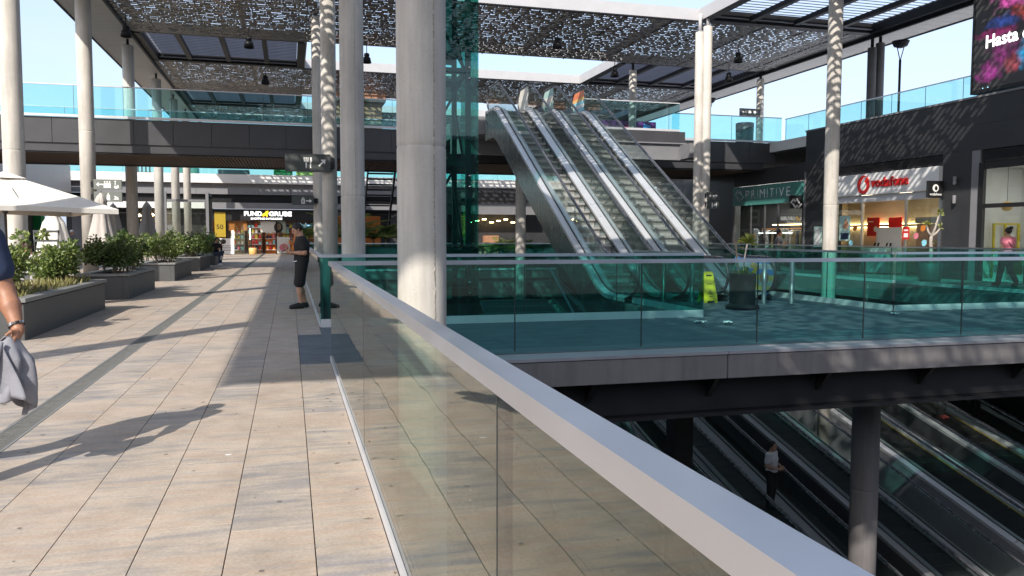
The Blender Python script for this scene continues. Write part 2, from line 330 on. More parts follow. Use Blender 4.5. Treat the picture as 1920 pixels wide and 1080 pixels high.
    def mesh(s, name, off=None):
        me = bpy.data.meshes.new(name); vv = s.v
        if off is not None and off.length > 1e-9: vv = [(v[0]-off.x, v[1]-off.y, v[2]-off.z) for v in vv]
        me.from_pydata(vv, [], s.f)
        if any(s.sm): me.polygons.foreach_set('use_smooth', s.sm)
        if any(t is not None for t in s.t):
            at = me.color_attributes.new('tone', 'FLOAT_COLOR', 'POINT')
            at.data.foreach_set('color', [c for t in s.t for c in ((t, (t*7.31) % 1, (t*3.77) % 1, 1) if t is not None else (.5, .5, .5, 1))])
        me.update(); return me
    def build(s, name, m, parent=None, label=None, kind=None, world=True):
        off = ORG.get(parent.name, Vector()) if (parent is not None and world) else None
        me = s.mesh(name, off); me.materials.append(M[m] if isinstance(m, str) else m)
        o = bpy.data.objects.new(name, me); COL.objects.link(o)
        if parent is not None: o.parent = parent; ORG[o.name] = ORG.get(parent.name, Vector())
        if label: o['label'] = label
        if kind: o['kind'] = kind
        return o
def solo(name, mb, m, label, cat, group=None, loc=(0, 0, 0)):
    me = mb.mesh(name, Vector(loc)); me.materials.append(M[m]); o = bpy.data.objects.new(name, me); COL.objects.link(o); o.location = loc
    ORG[o.name] = Vector(loc); tag(o, label, cat, group); return o
def struct(name, mb, m): return mb.build(name, m, kind='structure')
def shared(name, src, parent, loc=(0, 0, 0), rot=None):
    """another object on the mesh of src"""
    o = bpy.data.objects.new(name, src.data); COL.objects.link(o); o.parent = parent; o.location = loc
    if rot is not None: o.rotation_euler = rot
    return o
def copy_tree(o, loc, rz=0, label=None, parent=None):
    c = o.copy(); COL.objects.link(c)
    if parent is not None: c.parent = parent
    else:
        c.location = loc; c.rotation_euler = (0, 0, rz)
        if label: c['label'] = label
        ORG[c.name] = Vector(loc)
    for ch in list(o.children): copy_tree(ch, None, parent=c)
    return c
def text_mesh(txt, size, bold=0.0, ext=.008, spacing=1.0):
    cu = bpy.data.curves.new('lettering', 'FONT'); cu.body = txt; cu.size = size; cu.extrude = ext; cu.offset = bold; cu.space_character = spacing; cu.resolution_u = 3
    ob = bpy.data.objects.new('lettering', cu); COL.objects.link(ob)
    dg = bpy.context.evaluated_depsgraph_get(); me = bpy.data.meshes.new_from_object(ob.evaluated_get(dg))
    bpy.data.objects.remove(ob); bpy.data.curves.remove(cu); return me
def lettering(txt, o, u, v, width, m, parent, height=None, bold=0, ext=.01, name='lettering', spacing=1.0):
    """text from o along u (up v), stretched to the width (and height)"""
    me = text_mesh(txt, 1.0, bold, ext, spacing); co = np.array([x.co[:] for x in me.vertices])
    mn, mxx = co.min(0), co.max(0); sx = width/(mxx[0]-mn[0]); sy = (height/(mxx[1]-mn[1])) if height else sx
    u, v, o = Vector(u), Vector(v), Vector(o); w = u.cross(v); off = ORG.get(parent.name, Vector())
    for x in me.vertices:
        a, b, c = (x.co.x-mn[0])*sx, (x.co.y-mn[1])*sy, x.co.z
        x.co = o+u*a+v*b+w*c-off
    me.materials.clear(); me.materials.append(M[m]); ob = bpy.data.objects.new(name, me); COL.objects.link(ob); ob.parent = parent; return ob
def circle(cx, cy, r, n=24, ry=None): return [(cx+r*math.cos(2*math.pi*i/n), cy+(ry or r)*math.sin(2*math.pi*i/n)) for i in range(n)]
FX = ((1, 0, 0), (0, 0, 1))          # faces the camera side (-Y): text runs to +X
FW = ((0, -1, 0), (0, 0, 1))         # on the shop front, faces -X: text runs to -Y
# ================================================================== THE SETTING
ground = struct('ground', MB().box(-300, 300, -300, 400, -8.6, -8.2), 'joint')
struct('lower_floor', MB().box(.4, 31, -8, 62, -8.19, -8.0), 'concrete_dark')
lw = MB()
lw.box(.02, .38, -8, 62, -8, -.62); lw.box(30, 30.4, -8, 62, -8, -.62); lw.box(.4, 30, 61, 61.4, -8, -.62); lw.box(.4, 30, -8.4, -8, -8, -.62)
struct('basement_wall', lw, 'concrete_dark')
# slabs: joint bed at -12 mm, tiles on top
walk = struct('walkway', MB().box(-24, .42, -8, 70, -.6, -.012), 'joint')
plz = MB()
plz.box(.42, 30, 9.56, 13.1, -.3, -.012); plz.box(7.3, 11.4, 13.1, 18.2, -.3, -.012); plz.box(18.5, 30, 13.1, 70, -.45, -.012)
plz.box(.42, 11.4, 33.6, 70, -.45, -.012); plz.box(11.4, 18.5, 41.5, 70, -.45, -.012)
plaza = struct('plaza_floor', plz, 'joint')
VIEW = (math.sin(R(15.5)), math.cos(R(15.5)))
def seen(x, y):
    zc = x*VIEW[0]+y*VIEW[1]; xc = x*VIEW[1]-y*VIEW[0]
    return zc > 1.0 and abs(xc/zc) < .66
def pave(parent, cols, y0, y1, lens, m, limit, seed, rest_name='paving', joint=.0055, zr=.00025):
    """courses of tiles along Y; cols = [(x0,x1)]; the `limit` largest in view as parts, the others one part"""
    rr = random.Random(seed); ts = []
    for (a, b) in cols:
        y = y0 - rr.random()*lens[-1]
        while y < y1:
            l = rr.choice(lens); ts.append((a, b, max(y, y0), min(y+l, y1), rr.random(), rr.uniform(-zr, zr))); y += l
    ts = [t for t in ts if t[3]-t[2] > .06]
    key = lambda t: (0 if seen((t[0]+t[1])/2, t[3]) else 1, t[2]**2+t[0]**2)
    ts.sort(key=key); rest = MB()
    def tile(mb, t):
        a, b, p, q, tone, dz = t; g = joint/2; h = .0016
        a += g; b -= g; p += h; q -= h; e = .0018; z = dz
        vs = [(a, p, -.03), (b, p, -.03), (b, q, -.03), (a, q, -.03), (a, p, z-.0005), (b, p, z-.0005), (b, q, z-.0005), (a, q, z-.0005), (a+e, p+e, z), (b-e, p+e, z), (b-e, q-e, z), (a+e, q-e, z)]
        fs = [(8, 9, 10, 11)]+[(i, (i+1) % 4, 4+(i+1) % 4, 4+i) for i in range(4)]+[(4+i, 4+(i+1) % 4, 8+(i+1) % 4, 8+i) for i in range(4)]
        mb.add(vs, fs, tone)
    for i, t in enumerate(ts):
        if i < limit:
            mb = MB(); tile(mb, t); mb.build('paving_tile', m, parent)
        else: tile(rest, t)
    rest.build(rest_name, m, parent, kind='stuff')
XE = [.093-.4*k for k in range(6)]               # measured joints; the drain lies between -1.907 and -2.107
cols = [(XE[i+1], XE[i]) for i in range(5)] + [(-2.107-.4*(k+1), -2.107-.4*k) for k in range(30)]
cols_edge = [(.093, .436)]
pave(walk, cols, -3, 68, (.6, .8, .8, 1.0, 1.2), 'tile', 270, 3)
pave(walk, cols_edge, -3, 9.4, (.6, .8, 1.0), 'tile', 14, 5, 'edge_paving')
pave(walk, cols_edge, 12.2, 68, (.6, .8, 1.0), 'tile', 0, 6, 'far_edge_paving')
ent = MB()
for k in range(7): 
    mb = MB(); mb.box(.096, .436, 9.403+k*.4, 9.403+k*.4+.394, -.03, .0005, random.random()); mb.build('entrance_tile', 'tile_dark', walk)
pave(plaza, [(.42+.6*k, .42+.6*(k+1)) for k in range(33)], 9.56, 13.1, (.6,), 'tile_dark', 200, 8, 'bridge_paving', joint=.004)
pave(plaza, [(7.3+.6*k, min(11.4, 7.3+.6*(k+1))) for k in range(7)], 13.1, 18.2, (.6,), 'tile_dark', 60, 9, 'landing_paving', joint=.004)
pave(plaza, [(18.5+.6*k, 18.5+.6*(k+1)) for k in range(6)], 13.1, 60, (1.2,), 'tile_grey', 30, 10, 'shop_walk_paving', joint=.004)
pave(plaza, [(.42+.6*k, .42+.6*(k+1)) for k in range(18)], 33.6, 68, (1.2,), 'tile_grey', 0, 11, 'far_paving', joint=.004)
gum = MB(); rr = random.Random(77)
for k in range(150):
    y = rr.uniform(1.2, 14)**1.0; x = rr.uniform(-3.4, .4); r = rr.uniform(.006, .020)
    gum.add([(x+r*math.cos(a)*rr.uniform(.7, 1.15), y+r*math.sin(a)*rr.uniform(.7, 1.15), .0016) for a in np.linspace(0, 5.6, 9)], [tuple(range(9))])
gum.build('gum_spots', 'gum', walk, kind='stuff')
lit_ = MB()
for k in range(46):
    y = rr.uniform(1.5, 12); x = rr.choice([rr.uniform(-3.3, .4), rr.uniform(.1, .42)]); a = rr.uniform(0, 6.28); l = rr.uniform(.012, .035); c, s_ = math.cos(a), math.sin(a)
    lit_.add([(x-c*l, y-s_*l, .002), (x+s_*l*.3, y-c*l*.3, .006), (x+c*l, y+s_*l, .003), (x-s_*l*.3, y+c*l*.3, .003)], [(0, 1, 2, 3)])
lit_.build('fallen_bits', 'bark', walk, kind='stuff')
solo('bird_dropping', MB().add([(-.42+.022*math.cos(a)*(1+.3*math.sin(3*a)), 5.6+.016*math.sin(a), .0018) for a in np.linspace(0, 5.8, 12)], [tuple(range(12))]), 'white', 'small white splash on a walkway tile left of the near glass', 'stain', None, (-.42, 5.6, 0))
# line drain let into the walk
drain = thing('drain_channel', 'grey slotted steel drain channel running along the walkway tiles', 'drain', (-2.007, 0, 0))
MB().box(-2.104, -2.086, -3, 60, -.05, .001).box(-1.928, -1.910, -3, 60, -.05, .001).build('frame', 'coping', drain)
gb = MB()
for k in range(18): gb.box(-.074, .074, k*.0553+.004, k*.0553+.030, -.007, -.001)
gb.box(-.077, -.060, 0, .995, -.022, -.002); gb.box(.060, .077, 0, .995, -.022, -.002); gb.box(-.006, .006, 0, .995, -.024, -.0035)
gsrc = gb.build('grate_panel', 'grate', drain, world=False); gsrc.location = (0, -2, 0)
for k in range(1, 60): shared('grate_panel', gsrc, drain, (0, -2+k, 0))
# bridge edge: pale ledge, concrete fascia, dark beam set back, brackets
edge = thing('bridge_edge', 'grey concrete and metal edge of the footbridge over the escalator pit', 'bridge edge', (5, 9.3, -.3))
for a, b in ((.46, 5.43), (5.44, 12.5), (12.51, 22), (22.01, 30)): MB().box(a, b, 9.12, 9.555, -.045, -.008).build('ledge', 'ledge_metal', edge)
for a, b in ((.47, 5.43), (5.44, 12.5), (12.51, 22), (22.01, 30)): MB().bbox(a, b, 9.14, 9.5, -.36, -.05, .012).build('fascia_panel', 'concrete_mid', edge)
MB().box(.46, 30, 9.55, 9.9, -.86, -.31).build('edge_beam', 'beam_black', edge)
MB().box(.46, 30, 9.42, 10.0, -.92, -.87).build('beam_flange', 'beam_black', edge)
for k in range(9): MB().plate([(0, 0), (.30, 0), (.30, -.30), (.25, -.30)], (1.9+k*1.72, 9.25, -.362), (0, 1, 0), (0, 0, 1), .06).build('bracket', 'beam_black', edge)
und = MB(); und.box(.43, 29.9, 10.2, 13.05, -.46, -.31)
for k in range(5): und.box(.45, 29.9, 10.4+k*.62, 10.52+k*.62, -.8, -.461)
struct('bridge_underside', und, 'wall_black')
struct('walkway_edge_beam', MB().box(.4205, .50, -8, 9.1, -.62, -.013).box(.4205, .50, 13.15, 33.5, -.62, -.013), 'concrete_mid')
rim = MB()
rim.box(.5, 11.4, 33.42, 33.6, -.35, -.02); rim.box(.5, 11.4, 33.6, 33.8, -1.2, -.46); rim.box(18.30, 18.5, 13.2, 41.5, -.55, -.02); rim.box(11.4, 18.3, 13.1, 13.3, -.5, -.3); rim.box(11.4, 11.6, 13.3, 18.2, -.5, -.02); rim.box(7.1, 7.3, 13.3, 18.2, -.5, -.02)
struct('void_rim', rim, 'concrete_mid')

# ------------------------------------------------------------------ balustrades
def balustrade(label, p, q, joints, h=1.17, rw=.055, rh=.05, g='glass_teal', z=0, base=(.06, .07), rail='alu', zglass=None, group='glass balustrades', pane_t=.016, gap=.008):
    p, q = Vector((p[0], p[1], z)), Vector((q[0], q[1], z)); d = (q-p); ln = d.length; d.normalize()
    mid = (p+q)/2; t = thing('glass_balustrade', label, 'balustrade', mid, group); up = Vector((0, 0, 1))
    MB().bar(p+up*(h-rh/2), q+up*(h-rh/2), rw, rh).build('handrail', rail, t)
    if base: MB().bar(p+up*(base[1]/2+.002), q+up*(base[1]/2+.002), base[0], base[1]).build('base_channel', 'alu_white', t)
    z0 = (base[1]-.02 if base else 0) if zglass is None else zglass
    js = sorted(set([0.0]+[j for j in joints if 0 < j < ln]+[ln]))
    for a, b in zip(js, js[1:]):
        m = MB(); m.bar(p+d*(a+gap/2)+up*((z0+h-rh+.006)/2), p+d*(b-gap/2)+up*((z0+h-rh+.006)/2), pane_t, h-rh-z0+.006); m.build('glass_pane', g, t)
        if b < ln-.01: MB().bar(p+d*b+up*((z0+h-rh)/2+.004), p+d*b+up*((z0+h-rh)/2+.004)+d*.0001, pane_t+.002, h-rh-z0-.02).build('joint_seal', 'joint_black', t) if False else MB().bar(p+d*(b-gap*.7)+up*((z0+h-rh)/2+.01), p+d*(b+gap*.7)+up*((z0+h-rh)/2+.01), pane_t*1.08, h-rh-z0-.03).build('joint_seal', 'joint_black', t)
    return t
def evenly(a, step, n=60): return [a+step*k for k in range(n)]
nb = balustrade('nearest glass balustrade along the walkway, wide grey handrail with pavement mirrored in its panes', (.462, -3.2), (.462, 9.62), [1.45, 4.96, 8.47], h=1.17, rw=.066, rh=.046, g='glass_near', base=(.05, .05), pane_t=.018, gap=.007, group=None)
MB().box(.452, .4725, -3.2, 9.6, .0525, .058).build('gasket', 'joint_black', nb)
balustrade('teal glass balustrade along the near edge of the footbridge, before the escalators', (.50, 9.60), (22, 9.60), evenly(2.7-.5, 1.72), rw=.05, rh=.05, base=None, zglass=.0, group='balustrades round the voids')
balustrade('dark teal glass balustrade on the far side of the footbridge, ending by the yellow sign', (.46, 13.12), (7.26, 13.12), evenly(1.7, 1.7), g='glass_deep', rw=.06, rh=.05, base=(.06, .13), group='balustrades round the voids')
balustrade('short glass balustrade beside the black plant pot, running back to the escalator foot', (7.26, 13.16), (7.26, 16.2), [1.5], g='glass_deep', rw=.05, rh=.045, base=(.06, .13), group='balustrades round the voids')
balustrade('glass balustrade on the walkway edge against which the man in black leans', (.462, 13.16), (.462, 33.4), evenly(1.7, 1.7), rw=.066, rh=.046, base=(.05, .06), group='balustrades round the voids')
balustrade('distant glass balustrade in front of the palms, across the far end of the pit', (.52, 33.5), (11.3, 33.5), evenly(1.7, 1.7), g='glass_deep', rw=.05, rh=.045, base=(.06, .08), group='balustrades round the voids')
balustrade('teal glass balustrade of the right void, side beside the steel bollards', (11.46, 13.2), (11.46, 26), evenly(2, 2.0), g='glass_deep', rw=.05, rh=.045, base=(.06, .12), group='balustrades round the voids')
balustrade('teal glass balustrade of the right void, side facing the footbridge', (11.5, 13.16), (22, 13.16), evenly(1.6, 1.72), g='glass_deep', rw=.05, rh=.045, base=(.06, .12), group='balustrades round the voids')
balustrade('glass balustrade along the shopfronts, behind the bright column', (18.42, 13.3), (18.42, 41), evenly(2, 2.0), rw=.05, rh=.045, base=(.06, .10), group='balustrades round the voids')
balustrade('upper deck balustrade along the dark bridge over the walkway, sky seen through it', (-24, 34.06), (5.9, 34.06), evenly(.7, 1.72), h=1.22, z=5.95, g='glass_upper', rw=.05, rh=.04, rail='alu_white', base=(.07, .09), group='upper deck balustrades')
balustrade('second upper deck balustrade, on the rear edge of the bridge over the walkway', (-24, 39.9), (5.9, 39.9), evenly(.7, 3.44), h=1.22, z=5.95, g='glass_upper', rw=.05, rh=.05, rail='alu_white', base=(.07, .09), group='upper deck balustrades')
balustrade('upper deck balustrade right of the escalator heads, mural seen through it', (11.3, 31.56), (16.2, 31.56), evenly(1.2, 1.6), h=1.22, z=5.95, g='glass_upper', rw=.05, rh=.04, rail='alu_white', base=(.07, .09), group='upper deck balustrades')
balustrade('upper deck balustrade between the white twin column and the black shop wall', (17.1, 34.06), (22.9, 34.06), evenly(1.5, 1.6), h=1.22, z=5.95, g='glass_upper', rw=.05, rh=.04, rail='alu_white', base=(.07, .09), group='upper deck balustrades')
balustrade('cyan glass balustrade on the roof edge above the red and white shop', (23.0, 21.0), (23.0, 33.9), evenly(.6, 1.75), h=1.12, z=5.98, g='glass_upper', rw=.04, rh=.04, base=(.06, .06), group='upper deck balustrades')
# ------------------------------------------------------------------ upper deck
dk = thing('upper_deck', 'dark panelled upper deck bridging over the walkway and the plaza', 'bridge', (-2, 37, 4.7))
MB().box(-24, 22.0, 34.2, 40, 4.78, 5.94).build('deck_slab', 'panel_dark', dk)
src = MB().bbox(0, 1.41, 0, .06, 0, .96, .006).build('fascia_panel', 'panel_dark', dk, world=False); off = ORG[dk.name]; k = 0
x = -22.8
while x < 21.5:
    if not (5.6 < x < 16.0):
        if k == 0: src.location = Vector((x, 34.1, 4.98))-off
        else: shared('fascia_panel', src, dk, Vector((x, 34.1, 4.98))-off)
        k += 1
    x += 1.42
MB().box(-24, 22, 34.16, 34.198, 4.66, 4.975).build('lower_fascia', 'panel_dark', dk)
MB().box(-24, 22, 34.2, 34.32, 4.60, 4.775).build('drip_edge', 'beam_black', dk)
MB().box(-24, 22, 34.325, 40, 4.725, 4.775).build('soffit_board', 'wood_slat', dk)
sl = MB()
for i in range(330): sl.box(-23.5+i*.138, -23.5+i*.138+.075, 34.34, 39.98, 4.66, 4.72)
sl.build('soffit_slats', 'wood_slat', dk, kind='stuff')
MB().box(-24, 22, 40.003, 40.1, 4.6, 5.94).build('rear_fascia', 'panel_dark', dk)
ld = thing('escalator_landing', 'grey steel landing at the heads of the escalators', 'landing', (11, 31.6, 5))
MB().box(6.2, 16.4, 31.62, 34.09, 5.32, 5.94).build('landing_slab', 'panel_grey', ld)
MB().box(6.2, 16.45, 31.5, 31.615, 5.46, 5.94).build('fascia_panel', 'panel_dark', ld)
MB().box(6.9, 10.9, 29.62, 31.49, 5.30, 5.94).build('head_slab', 'panel_grey', ld)
MB().box(6.2, 16.45, 31.36, 31.6, 5.40, 5.455).build('beam_flange', 'panel_grey', ld)
MB().box(6.2, 16.45, 31.46, 31.56, 4.78, 5.395).build('beam_web', 'panel_grey', ld)
MB().box(6.2, 16.45, 31.36, 31.64, 4.72, 4.775).build('beam_flange', 'panel_grey', ld)
# terrace floor over the shops on the right and far building roofs
ter = MB(); ter.box(22.3, 40, 8, 60, 5.5, 5.96); struct('roof_terrace_floor', ter, 'render_white')

# ------------------------------------------------------------------ canopy
H = 10.4
XL, XR, OL, OR_ = -6.62, 25.1, .86, 16.6
BANDS = [(4.0, 10.2), (16.4, 24.5), (30.7, 38.8), (45.0, 53.1), (59.3, 67.4)]
ROWS = [(10.2, 16.4), (24.5, 30.7), (38.8, 45.0), (53.1, 59.3)]
cp = thing('canopy', 'high steel canopy of perforated and louvred panels over the whole court', 'canopy', (9, 33, H))
def perforated(y0, y1, seed, XL=XL):
    rr = random.Random(seed); mb = MB(); fl = MB(); pitch = .27; n = int((y1-y0)/pitch)
    for r in range(n):
        ya = y0+r*pitch; yh = ya+.115+rr.uniform(-.02, .02); yb = ya+pitch
        mb.add([(XL, ya, H), (XR, ya, H), (XR, yh, H), (XL, yh, H)], [(0, 1, 2, 3)])
        x = XL - rr.random()*.3; last = XL
        while x < XR-.75:
            if rr.random() < .26: x += rr.uniform(.12, .30)
            w = rr.uniform(.12, .40); a = max(x, last+.02); b = min(a+w, XR-.05)
            if a > last: mb.add([(last, yh, H), (a, yh, H), (a, yb, H), (last, yb, H)], [(0, 1, 2, 3)])
            h = yb-yh; ang = R(rr.uniform(10, 60)); l = h*rr.uniform(.20, .52)
            ty, tz = yh+l*math.cos(ang), H-l*math.sin(ang); my, mz = yh+l*.55*math.cos(ang*.8), H-l*.55*math.sin(ang*.8)
            i = rr.uniform(.0, .025)
            fl.add([(a, yh, H), (b, yh, H), (b-i, my, mz), (a+i, my, mz), (b-i*2-.01, ty, tz), (a+i*2+.01, ty, tz)], [(0, 1, 2, 3), (3, 2, 4, 5)])
            last = b; x = b + rr.uniform(.05, .20)
        mb.add([(last, yh, H), (XR, yh, H), (XR, yb, H), (last, yb, H)], [(0, 1, 2, 3)])
    ye = y0+n*pitch
    if ye < y1: mb.add([(XL, ye, H), (XR, ye, H), (XR, y1, H), (XL, y1, H)], [(0, 1, 2, 3)])
    p = mb.build('perforated_panel', 'perf', cp); f = fl.build('punched_flaps', 'flap', p, kind='stuff')
    sm = MB()
    for k in range(15): sm.box(XL+1.1+k*2.1, XL+1.15+k*2.1, y0+.02, y1-.02, H-.035, H-.004)
    sm.build('panel_joints', 'perf', p, kind='stuff')
    pu = MB()
    for k in range(8): pu.box(XL+.3+k*4.4, XL+.5+k*4.4, y0+.1, y1-.1, H+.25, H+.5)
    pu.build('purlins', 'beam_black', cp, kind='stuff')
for i, (a, b) in enumerate(BANDS): perforated(a, b, 40+i, -1.98 if i == 0 else XL)
def louvre(x0, x1, y0, y1, closed, light):
    f = MB(); f.box(x0, x1, y1-.42, y1-.05, H-.02, H+.42); f.box(x0, x1, y0+.02, y0+.3, H+.02, H+.42)
    f.box(x0, x0+.36, y0+.31, y1-.43, H-.01, H+.4); f.box(x1-.36, x1, y0+.31, y1-.43, H-.01, H+.4)
    fr = f.build('louvre_frame', 'beam_black', cp)
    if light: MB().box(x0+.4, x1-.4, y1-.56, y1-.435, H+.10, H+.13).build('lit_edge', 'alu_white', fr)  # pale strip in place of the sunlit edge of the beam
    for k in range(1, 4): 
        xx = x0+(x1-x0)*k/4; MB().box(xx-.11, xx+.11, y0+.31, y1-.58, H+.02, H+.22).build('bay_beam', 'beam_black', fr)
    m = MB(); w = x1-x0-.76; t = R(closed)
    hw = .165; m.obox((0, 0, 0), (w/2, hw, .012), Matrix.Rotation(t, 3, 'X'))
    src = None; y = y0+.5; pit = .33; cx = (x0+x1)/2
    while y < y1-.65:
        loc = Vector((cx, y, H+.36))-ORG[cp.name]
        if src is None: src = m.build('slat', 'slat', fr, world=False); src.location = loc
        else: shared('slat', src, fr, loc)
        y += pit
louvre(XL, -2, -2.2, 10.18, 55, False); perforated(-2.2, 3.98, 39, -1.98)  # unseen front of the canopy, closed slats laid out to keep the columns shaded
for i, (a, b) in enumerate(ROWS):
    louvre(XL, OL, a, b, 55, True); louvre(OR_, XR, a, b, 20 if i == 1 else 55, True)
    # pale fascia round the opening
    MB().box(OL, OR_, b-.10, b+.05, H+.02, H+.50).build('fascia', 'fascia_white', cp)
    MB().box(OL, OR_, b-.13, b+.03, H-.03, H+.018).build('fascia_trim', 'beam_black', cp)
    MB().box(OR_-.05, OR_+.08, a+.06, b-.14, H+.01, H+.50).build('fascia', 'fascia_white', cp)
    MB().box(OL-.08, OL+.05, a+.06, b-.14, H+.01, H+.50).build('fascia', 'fascia_white', cp)
    MB().box(OL, OR_, a-.03, a+.05, H+.02, H+.50).build('fascia', 'fascia_white', cp)
# solid eaves with plank soffits
for (a, b, sgn) in ((-8.48, -6.64, 1), (25.12, 26.95, -1)):
    MB().box(a, b, -2.2, 67.4, H+.06, H+.42).build('eave_roof', 'panel_dark', cp)
    e = a if sgn > 0 else b
    MB().box(e-.03, e+.03, -2.2, 67.4, H-.05, H+.45).build('eave_trim', 'beam_black', cp)
    MB().box(b+.005, b+.10, -2.2, 67.4, H-.16, H+.30).build('edge_beam', 'beam_black', cp) if sgn > 0 else MB().box(a-.10, a-.005, -2.2, 67.4, H-.16, H+.3).build('edge_beam', 'beam_black', cp)
    sp = MB().bbox(-(b-a)/2+.04, (b-a)/2-.04, .008, .580, -.02, .02, .010).build('soffit_plank', 'soffit_plank', cp, world=False); sp.location = Vector(((a+b)/2, -1.7, H+.02))-ORG[cp.name]
    for k in range(1, 116): shared('soffit_plank', sp, cp, Vector(((a+b)/2, -1.7+k*.592, H+.02+random.uniform(-.002, .002)))-ORG[cp.name])
# ------------------------------------------------------------------ columns
def column(label, x, y, r, z0, z1, rings=(), bracket=True, seam=None, group='round concrete columns carrying the canopy', m='concrete'):
    t = thing('concrete_column', label, 'column', (x, y, max(z0, 0)), group)
    pr = [(r, z0)]
    for z in sorted(rings): pr += [(r, z-.05), (r, z-.014), (r-.006, z-.004), (r-.006, z+.004), (r, z+.014), (r, z+.05)]
    pr += [(r, z1-.03), (r-.02, z1)]
    MB().lathe(pr, (x, y, 0), 40).build('shaft', m, t)
    if bracket:
        b = MB(); b.box(x-.05, x+.05, y-.05, y+.05, z1, H+.3); b.box(x-.12, x+.12, y-.12, y+.12, z1-.002, z1+.03); b.build('bracket', 'beam_black', t)
    if seam is not None:
        rr = random.Random(int(abs(x*13+y*7)*10)); s = MB(); zz = max(z0, -1)
        while zz < min(z1, 8):
            l = rr.uniform(.006, .035); w = rr.uniform(.0015, .007); a = seam+rr.uniform(-.012, .012)
            c = Vector((x+(r+.0005)*math.cos(a), y+(r+.0005)*math.sin(a), zz))
            s.obox(c, (.003+rr.random()*.003, w, l), Matrix.Rotation(a, 3, 'Z')); zz += l*rr.uniform(1.0, 2.6)
        s.build('formwork_seam', 'seam', t, kind='stuff')
    return t
column('thick grey concrete column nearest the camera, standing in front of the lift tower', 1.15, 7.2, .22, -8, H-.3, (2.26, 5.6, -2), seam=R(-69))
column('concrete column behind the front rail, right of the dappled one, rusty seam down it', 1.15, 15.3, .22, -8, H-.3, (6.2, 2.2), seam=R(-80))
column('concrete column dappled with round light spots, carrying the fork and knife sign', 1.15, 24.2, .22, -8, H-.3, (3.1,), seam=R(-60))
column('slim shaded column half hidden behind the dappled column', 1.15, 33.2, .22, -8, H-.3, (3.1,))
column('concrete column outside the view, casting a thin shadow across the walkway', -7.0, 5.6, .26, 0, H-.3, (3.7,))
column('second concrete column outside the view, beside the nearest planter', -7.0, 15.2, .26, 0, H-.3, (3.7,))
column('sunlit concrete column rising beside the open parasol', -7.0, 24.1, .26, 0, H-.3, (3.7, 1.2))
column('concrete column carrying the two pale toilet signs', -7.0, 32.2, .26, 0, H-.3, (5.2,))
column('brownish shaded column beyond the deck, right of the toilet signs', -7.0, 40.5, .25, 0, H-.3, (5,))
column('pale far column with a closed parasol at its left', -7.0, 48.6, .25, 0, H-.3, (5,))
column('pale far column before the glass windscreen', -7.0, 55.4, .25, 0, H-.3, ())
column('farthest pale column, with a shaded band near its top', -7.0, 61.5, .25, 0, H-.3, ())
column('tall dappled column in front of the red and white shop', 17.1, 22.6, .225, -8, H-.3, (6, 2.5), seam=R(-120))
column('concrete column under the deck, seen between lift tower and escalator side', 9.5, 32.9, .22, -8, 4.7, (3,), False)
column('dappled upper column above the escalators, before the mural', 17.4, 39.2, .2, 5.95, H-.3, ())
column('dappled upper column right of the white twin column, by the hanging sign', 25.1, 39.4, .2, 5.95, H-.3, ())
column('dark stout column in the pit carrying the footbridge, sunlit at its foot', 10.45, 12.6, .25, -8, -.93, (-3.3,), False, group='columns in the pit', m='concrete_mid')
def twin(label, x, y, z0, d, r, dx, dy=0):
    t = thing('twin_column', label, 'column', (x, y, z0), 'paired columns carrying the canopy')
    for s, zt in ((-1, H-.55), (1, H-.32)):
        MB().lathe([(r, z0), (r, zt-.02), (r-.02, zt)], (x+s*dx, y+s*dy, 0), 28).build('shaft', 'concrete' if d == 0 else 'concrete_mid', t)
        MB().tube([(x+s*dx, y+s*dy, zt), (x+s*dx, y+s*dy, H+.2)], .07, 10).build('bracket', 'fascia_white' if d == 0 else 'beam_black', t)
    return t
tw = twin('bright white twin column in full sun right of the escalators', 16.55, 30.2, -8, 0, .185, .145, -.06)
MB().box(16.15, 16.95, 30.5, 31.4, 4.75, 5.35).build('deck_bracket', 'panel_grey', tw)
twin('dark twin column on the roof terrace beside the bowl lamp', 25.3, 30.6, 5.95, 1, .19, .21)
sp = thing('steel_column', 'slim black steel column in the pit beside the stair', 'column', (8.0, 15.6, -8), 'columns in the pit')
MB().box(7.93, 8.21, 15.4, 15.85, -8, -.47).build('web', 'beam_black', sp); MB().box(7.85, 8.29, 15.3, 15.395, -8, -.47).build('flange', 'beam_black', sp)

